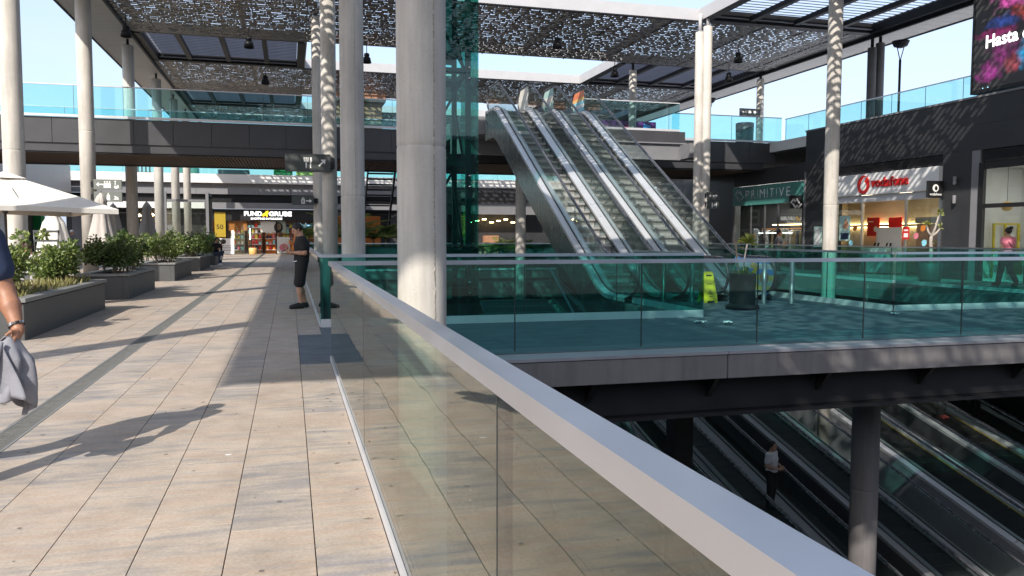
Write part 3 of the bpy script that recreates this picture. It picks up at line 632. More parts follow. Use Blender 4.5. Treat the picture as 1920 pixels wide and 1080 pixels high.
# ------------------------------------------------------------------ escalators and moving walks
def prof(yb, run_flat, ang, rise, n=9):
    """nosing line: flat, eased bend, slope, bend, flat -> list of (y,z)"""
    t = math.tan(R(ang)); y1 = yb+run_flat; y2 = y1+rise/t
    pts = [(yb, 0), (y1-.45, 0)]
    for i in range(1, n): a = i/n; pts.append((y1-.45+.9*a, t*.45*a*a))
    pts.append((y1+.45, t*.45)); pts.append((y2-.45, rise-t*.45))
    for i in range(1, n): a = 1-i/n; pts.append((y2+.45-.9*a, rise-t*.45*a*a))
    pts += [(y2+.45, rise), (y2+run_flat, rise)]
    return pts, y1, y2
def escalator(label, cat, xl, xr, yb, z0, ang, rise, moving_walk=False, flat=1.35, rail_h=1.0, lit=False, name='escalator', group=None, decks=.17, deep=.95):
    t = thing(name, label, cat, ((xl+xr)/2, yb, z0), group)
    P, y1, y2 = prof(yb, flat, ang, rise); tn = math.tan(R(ang))
    for side, xb in ((-1, xl), (1, xr)):
        bal = MB(); pts = [Vector((xb, y, z0+z)) for y, z in P]
        # glass panels between deck line (+.17) and handrail (rail_h)
        seg = []; y = P[0][0]-.05; total = P[-1][0]+.05
        def zat(yy):
            for (a, za), (b, zb) in zip(P, P[1:]):
                if a <= yy <= b: return za+(zb-za)*(yy-a)/(b-a)
            return P[0][1] if yy < P[0][0] else P[-1][1]
        cuts = [P[0][0]]+[c for c in np.arange(P[0][0]+1.3, P[-1][0]-.8, 2.0)]+[P[-1][0]]
        for a, b in zip(cuts, cuts[1:]):
            ys = [a]+[p for p, _ in P if a < p < b]+[b]; lo = [(yy, z0+zat(yy)+.15) for yy in ys]; hi = [(yy, z0+zat(yy)+rail_h-.03) for yy in ys]
            if a == P[0][0]: hi = [(a+.0, z0+.25)]+[(a-.28*math.sin(u*math.pi), z0+.25+(rail_h-.28)*u) for u in (.15, .3, .45, .6, .75, .9)]+hi
            if b == P[-1][0]: hi = hi+[(b+.28*math.sin(u*math.pi), z0+rise+.25+(rail_h-.28)*u) for u in (.9, .75, .6, .45, .3, .15)]
            k = [(yy, zz) for yy, zz in lo]+[(yy, zz) for yy, zz in reversed(hi)]
            MB().plate([(yy, zz) for yy, zz in k], (xb+.006, a*0, 0), (0, 1, 0), (0, 0, 1), -.012).build('glass_panel', 'glass_clear', t)
        # handrail loop with newel ends
        loop = [(P[0][0]+.35, .20), (P[0][0], .20)]
        for u in np.linspace(-80, 80, 9): loop.append((P[0][0]-.36*math.cos(R(u)), .20+(rail_h-.20)/2*(1+math.sin(R(u)))))
        loop += [(yy, zz+rail_h) for yy, zz in P]
        for u in np.linspace(80, -80, 9): loop.append((P[-1][0]+.36*math.cos(R(u)), rise+.20+(rail_h-.20)/2*(1+math.sin(R(u)))))
        loop += [(P[-1][0], rise+.20)]
        MB().tube([(xb, a, z0+b) for a, b in loop], .038, 8, sx=1.0, sz=.75).build('handrail', 'handrail', t)
        MB().tube([(xb, a, z0+b-.045) for a, b in loop[8:-9]], .014, 6, sx=1.6).build('handrail_guide', 'steel', t)
        # decks each side of the glass
        for sgn, w, mm, nm in ((1, decks, 'deck', 'inner_deck'), (-1, decks*.8, 'deck', 'outer_deck')):
            s = -side*sgn; d = MB()
            for (a, za), (b, zb) in zip(P, P[1:]):
                x0, x1 = xb+s*.012, xb+s*w
                d.add([(x0, a, z0+za+.17), (x1, a, z0+za+.12), (x1, b, z0+zb+.12), (x0, b, z0+zb+.17), (x1, a, z0+za+.02), (x1, b, z0+zb+.02)], [(0, 1, 2, 3), (1, 4, 5, 2)] if s > 0 else [(3, 2, 1, 0), (2, 5, 4, 1)])
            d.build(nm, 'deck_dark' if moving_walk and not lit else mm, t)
        tr = MB(); xo = xb-side*-1*(decks*.8-.02)
        pth = [(xb+side*.02, a, z0+b+.185) for a, b in P]; MB().tube(pth, .012, 5).build('trim_line', 'black', t)
        # outer cladding in panels down to the truss soffit
        cutz = [P[0][0]]+list(np.arange(y1, y2, 2.4))+[P[-1][0]]
        for a, b in zip(cutz, cutz[1:]):
            ys = [a+.004]+[p for p, _ in P if a+.01 < p < b-.01]+[b-.004]; dep = lambda yy: deep if yy > y1+.3 else .3+.65*max(0, (yy-yb)/(y1+.3-yb))
            k = [(yy, z0+zat(yy)+.03) for yy in ys]+[(yy, z0+zat(yy)-dep(yy)) for yy in reversed(ys)]
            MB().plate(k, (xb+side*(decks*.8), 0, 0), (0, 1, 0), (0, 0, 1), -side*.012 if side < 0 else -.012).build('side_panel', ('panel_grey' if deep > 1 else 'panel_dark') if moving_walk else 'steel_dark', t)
    so = MB()
    for (a, za), (b, zb) in zip(P, P[1:]):
        da = .94 if a > y1+.3 else .3+.64*max(0, (a-yb)/(y1+.3-yb)); db = .94 if b > y1+.3 else .3+.64*max(0, (b-yb)/(y1+.3-yb))
        so.add([(xl-decks*.7, a, z0+za-da), (xr+decks*.7, a, z0+za-da), (xr+decks*.7, b, z0+zb-db), (xl-decks*.7, b, z0+zb-db)], [(3, 2, 1, 0)])
    so.build('truss_soffit', 'panel_dark', t)
    xa, xb_ = xl+decks+.012, xr-decks-.012
    for sgn, xx in ((-1, xa), (1, xb_)):
        k = MB()
        for (a, za), (b, zb) in zip(P, P[1:]): k.add([(xx, a, z0+za-.25), (xx, b, z0+zb-.25), (xx, b, z0+zb+.06), (xx, a, z0+za+.06)], [(0, 1, 2, 3)])
        k.build('skirt', 'steel_dark' if not moving_walk else 'steel', t)
        MB().tube([(xx-sgn*.018, a, z0+b+.05) for a, b in P], .016, 4).build('brush_strip', 'banner' if lit else 'black', t)
    MB().box(xa, xb_, yb-.25, y1-.55, z0-.02, z0+.004).build('comb_plate', 'steel', t)
    MB().box(xa, xb_, y2+.55, y2+flat+.1, z0+rise-.05, z0+rise+.006).build('comb_plate', 'steel', t)
    if moving_walk:
        m = MB()
        for (a, za), (b, zb) in zip(P[1:], P[2:]): m.add([(xa, a, z0+za), (xb_, a, z0+za), (xb_, b, z0+zb), (xa, b, z0+zb)], [(0, 1, 2, 3)])
        m.build('belt', 'step_dark', t)
        src = MB().box(xa+.01, xb_-.01, 0, .012, 0, .012).build('pallet_rib', 'panel_dark', t, world=False); first = True
        y = y1
        while y < y2:
            loc = Vector((0, y, z0+(y-y1)*tn+.004))-Vector((0, ORG[t.name].y, ORG[t.name].z))
            loc.x = -ORG[t.name].x
            if first: src.location = loc; first = False
            else: shared('pallet_rib', src, t, loc)
            y += .4
    else:
        st = MB(); dpt = .405; rh = dpt*tn
        st.add([(xa+.006, 0, 0), (xb_-.006, 0, 0), (xb_-.006, dpt, 0), (xa+.006, dpt, 0), (xa+.006, .03, -rh*.5), (xb_-.006, .03, -rh*.5), (xa+.006, .0, -rh), (xb_-.006, .0, -rh)], [(0, 1, 2, 3)])
        for (ya_, za_), (yb2_, zb_) in zip([(0, 0), (.004, -.045), (.05, -.060), (.075, -.15), (.06, -rh-.01)], [(.004, -.045), (.05, -.060), (.075, -.15), (.06, -rh-.01)]): st.add([(xa+.006, ya_, za_), (xb_-.006, ya_, za_), (xb_-.006, yb2_, zb_), (xa+.006, yb2_, zb_)], [(1, 0, 3, 2)])
        for q in range(14): st.box(xa+.02+q*(xb_-xa-.05)/13.6, xa+.038+q*(xb_-xa-.05)/13.6, .004, dpt-.01, .0005, .009)
        src = st.build('step', 'step', t, world=False); None
        i = 0
        while True:
            y = y1-.3+i*dpt; z = i*rh-.3*tn+.01
            if y > y2+.1: break
            z = min(z, rise)
            loc = Vector((-ORG[t.name].x, y-ORG[t.name].y, z0+z-ORG[t.name].z))
            if i == 0: src.location = loc
            else: shared('step', src, t, loc)
            i += 1
    return t
ea = escalator('long escalator up to the deck, the one nearer the lift tower', 'escalator', 7.22, 8.42, 16.2, 0, 30, 5.94, group='escalators up to the deck', decks=.21)
eb = escalator('long escalator up to the deck, the one ending at the colourful poster', 'escalator', 9.38, 10.58, 16.2, 0, 30, 5.94, group='escalators up to the deck', decks=.21)
# printed film on the glass ends
def film(label, pts, x, cols, name='printed_film'):
    t = thing(name, label, 'poster', (x, pts[0][0], pts[0][1])); y0 = min(p[0] for p in pts)
    zs = [p[1] for p in pts]; lo, hi = min(zs), max(zs); n = len(cols)
    for i, c in enumerate(cols):
        a, b = lo+(hi-lo)*i/n, lo+(hi-lo)*(i+1)/n
        def clip(poly, z, keep_above):
            out = []
            for p, q in zip(poly, poly[1:]+poly[:1]):
                ip = (p[1] >= z) == keep_above or p[1] == z; iq = (q[1] >= z) == keep_above or q[1] == z
                if ip: out.append(p)
                if ip != iq: u = (z-p[1])/(q[1]-p[1]); out.append((p[0]+u*(q[0]-p[0]), z))
            return out
        k = clip(clip(list(pts), a, True), b, False)
        if len(k) > 2: MB().plate(k, (x, 0, 0), (0, 1, 0), (0, 0, 1), .003).build('print_band', c, t)
    return t
for c, v in (('print_orange', (.75, .22, .09)), ('print_sand', (.80, .50, .18)), ('print_cyan', (.30, .70, .85)), ('print_cream', (.72, .69, .62)), ('print_blue', (.09, .38, .85)), ('print_lime', (.66, .62, .16)), ('print_brown', (.42, .22, .13)), ('print_tealpale', (.42, .62, .57))):
    M[c] = mat(c, v, .4, var=.18, scale=9)
newel = lambda yb, z, sgn: [(yb, z+.2)]+[(yb+sgn*.25*math.sin(u*math.pi), z+.2+.72*u) for u in (.12, .25, .4, .55, .7, .85)]+[(yb, z+.93)]
yt = 16.2+1.35+5.94/math.tan(R(30))+1.35
film('white printed film on the upper end of the glass between the two escalators', newel(yt, 5.94, 1)+[(yt-1.0, 5.94+.93), (yt-1.0, 5.94+.2)], 8.408, ['print_cream']*3)
film('pale green printed film at the head of the second escalator, inner side', newel(yt, 5.94, 1)+[(yt-1.0, 5.94+.93), (yt-1.0, 5.94+.2)], 9.365, ['print_tealpale', 'print_cream', 'print_tealpale'])
film('orange and turquoise printed film on the upper end of the outer escalator glass', newel(yt, 5.94, 1)+[(yt-1.0, 5.94+.93), (yt-1.0, 5.94+.2)], 10.56, ['print_cyan', 'white', 'print_cyan', 'print_sand', 'print_orange', 'print_orange'])
pf = film('blue and lime illustrated poster on the rounded foot of the outer escalator glass', [(16.2, .07)]+[(16.2-.33*math.sin(u*math.pi), .07+.90*u) for u in (.1, .22, .36, .5, .64, .78, .9)]+[(16.2, .97), (17.55, .97), (17.4, .5), (17.2, .07)], 10.566, ['print_blue', 'print_lime', 'print_tealpale', 'print_lime', 'print_blue', 'white', 'print_blue'])
MB().plate(circle(16.25, .52, .17, 20), (10.562, 0, 0), (0, 1, 0), (0, 0, 1), -.003).build('print_disc', 'print_brown', pf)
MB().plate(circle(16.7, .78, .13, 20, .08), (10.562, 0, 0), (0, 1, 0), (0, 0, 1), -.003).build('print_disc', 'print_sand', pf)
MB().plate([(16.45, .25), (16.65, .5), (16.5, .8), (16.85, .6), (17.1, .3), (16.8, .33)], (10.5615, 0, 0), (0, 1, 0), (0, 0, 1), -.003).build('print_shape', 'yellow', pf)
# moving walks in the pit, coming down towards the bridge
mw = dict(cat='moving walkway', ang=14.5, rise=8.0, moving_walk=True, name='moving_walkway', group='moving walkways in the pit', decks=.22)
yb = 7.4
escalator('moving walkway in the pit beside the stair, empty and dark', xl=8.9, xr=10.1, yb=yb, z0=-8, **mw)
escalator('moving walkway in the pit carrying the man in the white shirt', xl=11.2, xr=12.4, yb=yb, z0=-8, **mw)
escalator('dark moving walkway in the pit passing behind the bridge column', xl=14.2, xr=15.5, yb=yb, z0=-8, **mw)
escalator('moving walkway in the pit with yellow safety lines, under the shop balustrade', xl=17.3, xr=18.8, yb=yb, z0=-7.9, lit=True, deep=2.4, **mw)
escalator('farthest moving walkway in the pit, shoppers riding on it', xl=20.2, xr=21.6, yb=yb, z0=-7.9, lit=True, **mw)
# stair in the pit
st = thing('pit_stair', 'grey concrete stair descending into the pit beside the moving walkways', 'stair', (6.6, 18, -4))
src = None
for k in range(26):
    m = MB().bbox(5.6, 7.7, 0, .33, -.165, 0, .008); loc = Vector((0, 23.6-k*.30, -.5-k*.165))
    if src is None: src = m.build('step', 'concrete_mid', st, world=False); src.location = loc-ORG[st.name]
    else: shared('step', src, st, loc-ORG[st.name])
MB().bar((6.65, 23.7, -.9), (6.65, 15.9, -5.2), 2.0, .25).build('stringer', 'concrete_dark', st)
for xx in (7.78,):
    MB().bar((xx, 23.6, .45), (xx, 16.0, -3.75), .05, .05).build('handrail', 'alu', st); MB().bar((xx, 23.6, -.05), (xx, 16.0, -4.25), .014, .85).build('glass_pane', 'glass_teal', st)

# ------------------------------------------------------------------ lift tower
lf = thing('lift_tower', 'teal glass lift tower with steel lattice beside the escalators', 'lift', (3.6, 20.2, 0))
x0, x1, y0, y1 = 2.98, 4.25, 19.4, 21.1
for xx in (x0, x1):
    for yy in (y0, y1): MB().box(xx-.06, xx+.06, yy-.06, yy+.06, -8, 10.2).build('corner_post', 'lift_frame', lf)
lv = [-7.9, -5.6, -3.4, -1.2, 1.0, 3.2, 5.4, 7.6, 9.6]
for k, z in enumerate(lv):
    f = MB(); f.box(x0+.06, x1-.06, y0-.05, y0+.05, z, z+.14); f.box(x0+.06, x1-.06, y1-.05, y1+.05, z, z+.14); f.box(x0-.05, x0+.05, y0+.06, y1-.06, z, z+.14); f.box(x1-.05, x1+.05, y0+.06, y1-.06, z, z+.14); f.build('ring_beam', 'lift_frame', lf)
    if k < len(lv)-1:
        z2 = lv[k+1]; a, b = (x0+.06, x1-.06) if k % 2 else (x1-.06, x0+.06)
        MB().bar((a, y0+.12, z+.15), (b, y0+.12, z2-.02), .06, .06).build('brace', 'lift_frame', lf)
        MB().bar((b, y1-.12, z+.15), (a, y1-.12, z2-.02), .06, .06).build('brace', 'lift_frame', lf)
        MB().bar((x1-.1, y0+.1, z+.15), (x1-.1, y1-.1, z2-.02), .05, .05).build('brace', 'lift_frame', lf)
for z, z2 in zip([-7.9, -5.0, -2.4, .2, 2.8, 5.4, 8.0], [-5.0, -2.4, .2, 2.8, 5.4, 8.0, 10.2]):
    MB().box(x0-.20, x1+.20, y0-.20, y0-.185, z+.006, z2-.006).build('glass_pane', 'glass_lift', lf)
    MB().box(x1+.215, x1+.23, y0-.17, y1+.17, z+.006, z2-.006).build('glass_pane', 'glass_lift', lf)
    MB().box(x0-.23, x0-.215, y0-.17, y1+.17, z+.006, z2-.006).build('glass_pane', 'glass_lift', lf)
    for dz in (-.13, .13):
        if z > -7: MB().tube([(x1, y0-.06, z+dz), (x1, y0-.24, z+dz)], .028, 8).build('glass_fixing', 'steel', lf)
MB().box(x0-.25, x1+.25, y0-.22, y1+.25, 10.205, 10.33).build('roof', 'panel_grey', lf)
for xx in (3.3, 3.95): MB().box(xx-.04, xx+.04, 20.95, 21.03, -8, 10).build('guide_rail', 'steel', lf)
mch = MB().box(3.1, 4.1, 20.0, 20.6, 8.35, 8.7).box(3.3, 3.9, 20.1, 20.5, 8.72, 9.0); mch.build('hoist_machine', 'print_lime', lf)
car = thing('lift_car', 'lift cabin with glass walls inside the teal tower', 'lift cabin', (3.6, 20.2, 5.95))
MB().box(3.08, 4.12, 19.65, 20.8, 5.9, 6.0).box(3.08, 4.12, 19.65, 20.8, 8.05, 8.2).build('cabin_floor', 'panel_grey', car)
MB().box(3.08, 4.12, 20.75, 20.8, 6.0, 8.05).box(3.08, 3.13, 19.65, 20.75, 6, 8.05).build('cabin_wall', 'alu_white', car)
# ================================================================== SHOPS ON THE RIGHT (front plane x = 22.1, facing -X)
SX = 22.1
def prism_x(mb, x0, x1, y0, y1, z0, z1): return mb.box(x0, x1, y0, y1, z0, z1)
sb = thing('shop_building', 'black clad shop building on the right with a roof terrace', 'building', (23, 22, 0))
# upper wall in large black panels
for (a, b) in ((8.0, 11.4), (11.405, 15.2), (15.205, 18.9), (18.905, 22.6), (22.605, 26.4), (26.405, 31.0)):
    for (c, d) in ((4.35, 5.2), (5.205, 6.08)): MB().box(SX, SX+.25, a, b, c, d).build('wall_panel', 'wall_black', sb)
MB().box(SX-.03, SX+.35, 8, 31.03, 6.083, 6.15).build('parapet_cap', 'panel_grey', sb)
for (a, b) in ((28.85, 31.0), (21.95, 23.2), (8, 16.2)): MB().box(SX+.005, SX+.3, a, b, -.02, 4.345).build('pier', 'wall_black', sb)
MB().box(SX-.01, SX+.1, 21.62, 21.95, -.02, 4.345).build('pier_edge', 'panel_grey', sb)
MB().box(SX+.02, SX+.3, 31.005, 39, 3.98, 4.75).build('lintel', 'wall_black', sb)
MB().box(SX-.02, SX+.02, 30.93, 31.04, 0, 4.345).build('corner_trim', 'panel_grey', sb)
MB().box(SX+.01, SX+.4, 36.9, 46, -.02, 4.74).build('side_wall', 'panel_dark', sb)
MB().box(22.45, 31, 8, 41, 4.40, 4.5).build('ceiling', 'wall_black', sb)
for (a, b, z0, z1, nn) in ((23.2, 28.85, 3.965, 4.33, 6), (16.3, 21.6, 3.93, 4.33, 7)):
    g = MB(); g.box(SX+.09, SX+.13, a, b, z0, z1); gg = g.build('vent_back', 'black', sb)
    for k in range(nn): 
        z = z0+.03+(z1-z0-.05)*k/nn
        MB().obox((SX+.045, (a+b)/2, z+.02), (.035, (b-a)/2-.005, .006), Matrix.Rotation(R(35), 3, 'Y')).build('louvre_blade', 'panel_dark', gg)
# --- the red and white phone shop
vf = thing('phone_shop', 'phone shop with white sign board and red lettering, warm lit inside', 'shop front', (SX, 26, 0))
MB().bbox(SX-.16, SX+.06, 23.22, 28.83, 3.12, 3.95, .012).build('sign_board', 'white', vf)
MB().box(SX-.06, SX+.05, 23.22, 28.83, 2.84, 3.105).build('transom', 'alu_white', vf)
for y in (23.24, 24.86, 27.22, 28.78): MB().box(SX-.04, SX+.05, y-.04, y+.04, 0, 2.835).build('mullion', 'alu', vf)
MB().box(SX+.0, SX+.012, 23.29, 24.81, .05, 2.83).build('window_pane', 'glass_shop', vf)
MB().box(SX+.0, SX+.012, 27.27, 28.73, .05, 2.83).build('window_pane', 'glass_shop', vf)
lx = SX-.17
lo = thing('shop_logo', 'round red logo with white speech mark on the white sign board', 'logo', (lx, 27.0, 3.53))
MB().plate(circle(0, 0, .34, 36, .36), (lx, 27.0, 3.52), *FW, .03).build('disc', 'red', lo)
drop = [(.02+.17*math.cos(a), -.06+.17*math.sin(a)) for a in np.linspace(R(-230), R(75), 22)]+[(.10, .17), (.17, .27), (.21, .33), (.06, .28), (-.06, .18), (-.12, .07)]
MB().plate(drop, (lx-.032, 27.0, 3.52), *FW, .006).build('speech_mark', 'white_print', lo)
wl = thing('shop_lettering', 'red raised lettering on the white sign board beside the round logo', 'lettering', (lx, 25.6, 3.5))
for i, ch in enumerate('vodafone'):
    ws = (.235, .245, .245, .225, .165, .245, .235, .235); x0_ = 26.55-sum(ws[:i])*1.07
    hgt = {'d': .36, 'f': .36}.get(ch, .26)
    lettering(ch, (lx, x0_, 3.39), *FW, ws[i]*.97, 'red', wl, height=hgt, bold=.016, ext=.05, name='letter')
def blade(label, y, z0, z1, w, build):
    """small projecting sign on the pier, faces -Y"""
    t = thing('blade_sign', label, 'sign', (SX-w/2, y, (z0+z1)/2), 'projecting shop signs')
    MB().bbox(SX-w-.02, SX-.01, y, y+.08, z0, z1, .006).build('board', 'black', t); build(t, SX-w-.02, y-.004, z0); return t
def b1(t, x, y, z):
    ring = MB(); k = circle(.33, .34, .13, 28); kk = [(.33+(px-.33)*.48+.02, .34+(py-.34)*.62-.01) for px, py in k]
    for i in range(28): j = (i+1) % 28; ring.plate([k[i], k[j], kk[j], kk[i]], (x, y, z), *FX, -.004)
    ring.build('emblem', 'white_print', t); lettering('vodafone', (x+.08, y-.004, z+.08), *FX, .5, 'white_print', t, height=.095, bold=.01, ext=.004)
blade('small black projecting sign with white ring emblem beside the phone shop', 23.12, 2.83, 3.42, .66, b1)
def zig(x, y, z, s):
    k = []; out = []
    up = [(0, .22), (.2, .5), (.34, .3), (.5, .5), (.72, .22)]
    for dx, dy in ((0, .12), (.2, -.17)):
        p = [(a+dx, b+dy) for a, b in ([(0, .2), (.22, .48), (.36, .32), (.52, .48), (.74, .2)] if dx == 0 else [(-.02, .42), (.2, .14), (.36, .30), (.5, .14), (.74, .42)])]
        out.append(p)
    m = MB()
    for p in out:
        for (a, b), (c, d) in zip(p, p[1:]):
            dx, dy = c-a, d-b; l = math.hypot(dx, dy); nx, ny = -dy/l*.065, dx/l*.065
            ex, ey = dx/l*.03, dy/l*.03
            m.plate([((a-ex-nx)*s, (b-ey-ny)*s), ((c+ex-nx)*s, (d+ey-ny)*s), ((c+ex+nx)*s, (d+ey+ny)*s), ((a-ex+nx)*s, (b-ey+ny)*s)], (x, y, z), *FX, -.004)
    return m
def b2(t, x, y, z): zig(x+.05, y-.003, z+.06, .58).build('emblem', 'white_print', t)
blade('small black projecting sign with white zigzag emblem beside the teal shop', 31.1, 2.72, 3.3, .66, b2)
# interior of the phone shop
MB().box(24.6, 24.7, 23.15, 31.4, 0, 4.39).build('back_wall', 'cream_wall', vf); MB().box(22.42, 24.6, 31.32, 31.4, 0, 4.39).build('side_wall', 'cream_wall', vf)
MB().box(22.42, 24.6, 23.15, 23.21, 0, 4.39).build('side_wall', 'cream_wall', vf); MB().box(22.42, 24.59, 23.22, 31.31, 3.2, 3.3).build('shop_ceiling', 'cream_wall', vf)
MB().box(24.5, 24.59, 23.3, 31.2, 1.90, 1.99).build('shelf', 'panel_dark', vf)
for z in (1.895, 2.0): MB().box(24.51, 24.585, 23.3, 31.2, z, z+.012 if z > 1.95 else z-.012).build('light_strip', 'lamp_warm', vf)
for y in (24.3, 26.2, 28.4): MB().box(23.2, 23.6, y-.3, y+.3, 3.18, 3.195).build('ceiling_lamp', 'lamp_ceiling', vf)
def unit(label, x, y0, y1, z0, z1, m, t=.05, name='promo_board'):
    tt = thing(name, label, 'display', (x, (y0+y1)/2, z0), None); MB().bbox(x-t, x, y0, y1, z0, z1, .01).build('board', m, tt); return tt
u = unit('short red display panel on the back wall of the phone shop', 24.45, 29.0, 29.75, 1.5, 2.3, 'red'); MB().plate(circle(0, 0, .12), (24.395, 29.2, 1.8), *FW, .004).build('price_disc', 'white_print', u); MB().box(24.392, 24.398, 29.35, 29.65, 2.1, 2.14).build('print_line', 'white_print', u)
u = unit('tall red display panel with round sticker on the back wall of the phone shop', 24.45, 27.7, 28.45, .3, 2.28, 'red'); MB().plate(circle(0, 0, .1), (24.395, 28.3, 1.6), *FW, .004).build('price_disc', 'white_print', u); MB().box(24.39, 24.398, 27.8, 28.05, 1.15, 1.55).build('print_sheet', 'cloth_pink', u); MB().box(24.389, 24.398, 27.75, 28.3, .75, 1.15).build('print_picture', 'cloth_denim', u)
u = unit('wide dark red display board behind the right window of the phone shop', 24.3, 25.5, 26.7, .3, 2.0, 'print_brown'); MB().box(24.2, 24.248, 25.48, 26.72, 2.001, 2.25).build('frame', 'panel_grey', u)
u = thing('display_counter', 'white display counter with phones in the shop doorway', 'counter', (23.4, 27.6, 0)); MB().bbox(23.0, 23.8, 26.9, 28.4, 0, 1.0, .02).build('body', 'white', u); MB().bbox(23.72, 23.8, 26.95, 28.35, 1.003, 1.85, .01).build('back_board', 'white', u)
for y in (27.2, 27.4, 27.9, 28.1): MB().obox((23.45, y, 1.12), (.012, .04, .1), Matrix.Rotation(R(20), 3, 'Y')).build('phone', 'black', u)
po = thing('window_poster', 'blue green poster in the window of the phone shop', 'poster', (SX-.01, 28.25, 1.8)); MB().box(SX-.010, SX-.004, 27.92, 28.6, 1.30, 2.33).build('sheet', 'print_tealpale', po); MB().box(SX-.014, SX-.0105, 28.0, 28.5, 1.36, 1.62).build('picture', 'cloth_navy', po); MB().plate([(.1, .5), (.3, .9), (.5, .6), (.36, .4)], (SX-.011, 28.5, 1.35), *FW, .003).build('picture', 'print_brown', po)
for (lab, y, z, m) in (('orange paper flower stuck on the left shop window', 27.62, 1.82, 'orange'), ('blue note stuck low on the left shop window', 27.85, 1.2, 'print_cyan'), ('orange note stuck high on the right shop window', 24.0, 1.78, 'orange'), ('pink note stuck on the right shop window', 24.32, 1.5, 'cloth_pink'), ('blue note stuck on the right shop window', 23.92, 1.25, 'print_cyan')):
    k = [(-.1, -.1), (.02, -.12), (.12, -.03), (.1, .1), (-.03, .12), (-.12, .04)]
    solo('paper_note', MB().plate(k, (SX-.012, y, z), *FW, .004), m, lab, 'note', 'paper notes on the shop windows', (SX-.01, y, z))
sk = thing('window_sticker', 'red and white sticker on the shop door frame', 'sticker', (SX-.05, 24.86, 1.6)); MB().box(SX-.052, SX-.045, 24.62, 24.95, 1.38, 1.85).build('sheet', 'red', sk); MB().box(SX-.056, SX-.0525, 24.68, 24.89, 1.45, 1.6).box(SX-.056, SX-.0525, 24.68, 24.89, 1.68, 1.74).build('print', 'white_print', sk)
nt_ = thing('wall_notice', 'pale green framed notice on the black pier beside the teal shop', 'notice', (SX-.01, 30.0, 1.4)); MB().bbox(SX-.03, SX+.004, 29.72, 30.25, 1.02, 1.9, .006).build('sheet', 'print_tealpale', nt_); MB().box(SX-.034, SX-.0305, 29.8, 30.17, 1.1, 1.82).build('print', 'white_print', nt_)
for (y, z) in ((22.55, 3.4), (22.55, 2.75)):
    t = thing('wall_lamp', 'dark cylindrical wall lamp on the pier, %s of two' % ('upper' if z > 3 else 'lower'), 'lamp', (SX-.08, y, z), 'wall lamps on the pier'); MB().lathe([(.055, -.14), (.06, -.12), (.06, .12), (.055, .14)], (SX-.1, y, z), 16).build('body', 'panel_grey', t); MB().box(SX-.05, SX+.004, y-.03, y+.03, z-.03, z+.03).build('arm', 'panel_dark', t)
# --- teal clothes shop further along
ps = thing('clothes_shop', 'clothes shop with teal sign board and dark windows under the deck', 'shop front', (SX, 34, 0))
MB().bbox(SX-.10, SX+.04, 31.1, 36.85, 3.02, 3.95, .01).build('sign_board', 'teal_sign', ps)
nm = thing('shop_lettering', 'thin silver lettering on the teal sign board', 'lettering', (SX-.12, 33.5, 3.4))
y = 35.62
for ch in 'PRIMITIVE':
    w = {'I': .035, 'M': .44, 'V': .40, 'E': .30}.get(ch, .33)
    lettering(ch, (SX-.103, y, 3.33), *FW, w, 'steel', nm, height=.42, ext=.012, name='letter'); y -= w+.185
e = zig(0, 0, 0, .8); e.v = [(SX-.103+v[1], 36.6-v[0], 3.28+v[2]) for v in e.v]; e.build('emblem', 'steel', nm)
for y in (31.12, 33.0, 34.1, 35.3, 36.8): MB().box(SX-.02, SX+.05, y-.035, y+.035, 0, 3.015).build('mullion', 'panel_dark', ps)
for a, b in ((31.16, 32.96), (33.04, 34.06), (34.14, 35.26), (35.34, 36.76)): MB().box(SX+.012, SX+.022, a, b, .06, 3.01).build('window_pane', 'glass_shop', ps)
MB().box(24.9, 25.0, 31.42, 42, 0, 4.39).build('back_wall', 'panel_dark', ps); MB().box(22.51, 24.89, 41.5, 41.6, 0, 4.39).build('end_wall', 'panel_dark', ps); MB().box(22.42, 24.9, 31.405, 31.42, 0, 4.39).build('side_wall', 'panel_dark', ps)
MB().box(23.0, 23.3, 31.8, 38.5, 3.2, 3.22).build('ceiling_lamp', 'lamp_white', ps)
MB().box(24.2, 24.26, 31.6, 36.6, 2.05, 2.09).build('rail_lamp', 'lamp_warm', ps)
MB().box(22.6, 22.64, 32.6, 35.4, 1.62, 1.66).build('light_strip', 'lit_sign', ps)
cr = thing('clothes_rail', 'copper rail of hanging shirts behind the teal shop window', 'clothes rail', (23.6, 34, 0)); MB().tube([(23.6, 31.7, 1.85), (23.6, 36.6, 1.85)], .022, 8).build('rail', 'orange', cr)
for y in (31.7, 36.6): MB().tube([(23.6, y, 0), (23.6, y, 1.85)], .02, 6).build('upright', 'panel_grey', cr)
rr = random.Random(4)
for k in range(22):
    y = 31.85+k*.21; w = rr.uniform(.05, .09); h = rr.uniform(.75, .95)
    m = MB(); m.plate([(-.24, 0), (-.24, -h), (.24, -h), (.24, 0), (.36, -.22), (.30, -.30), (.2, -.1), (.2, 0), (.08, .07), (-.08, .07)], (23.6, y, 1.72), (1, 0, 0), (0, 0, 1), w)
    solo('hanging_shirt', m, rr.choice(['cloth_midgrey', 'cloth_beige', 'cloth_denim', 'cloth_black', 'cloth_white', 'print_brown', 'wicker']), 'shirt hanging on the copper rail of the teal shop', 'shirt', 'shirts on the copper rail', (23.6, y, 1.2))
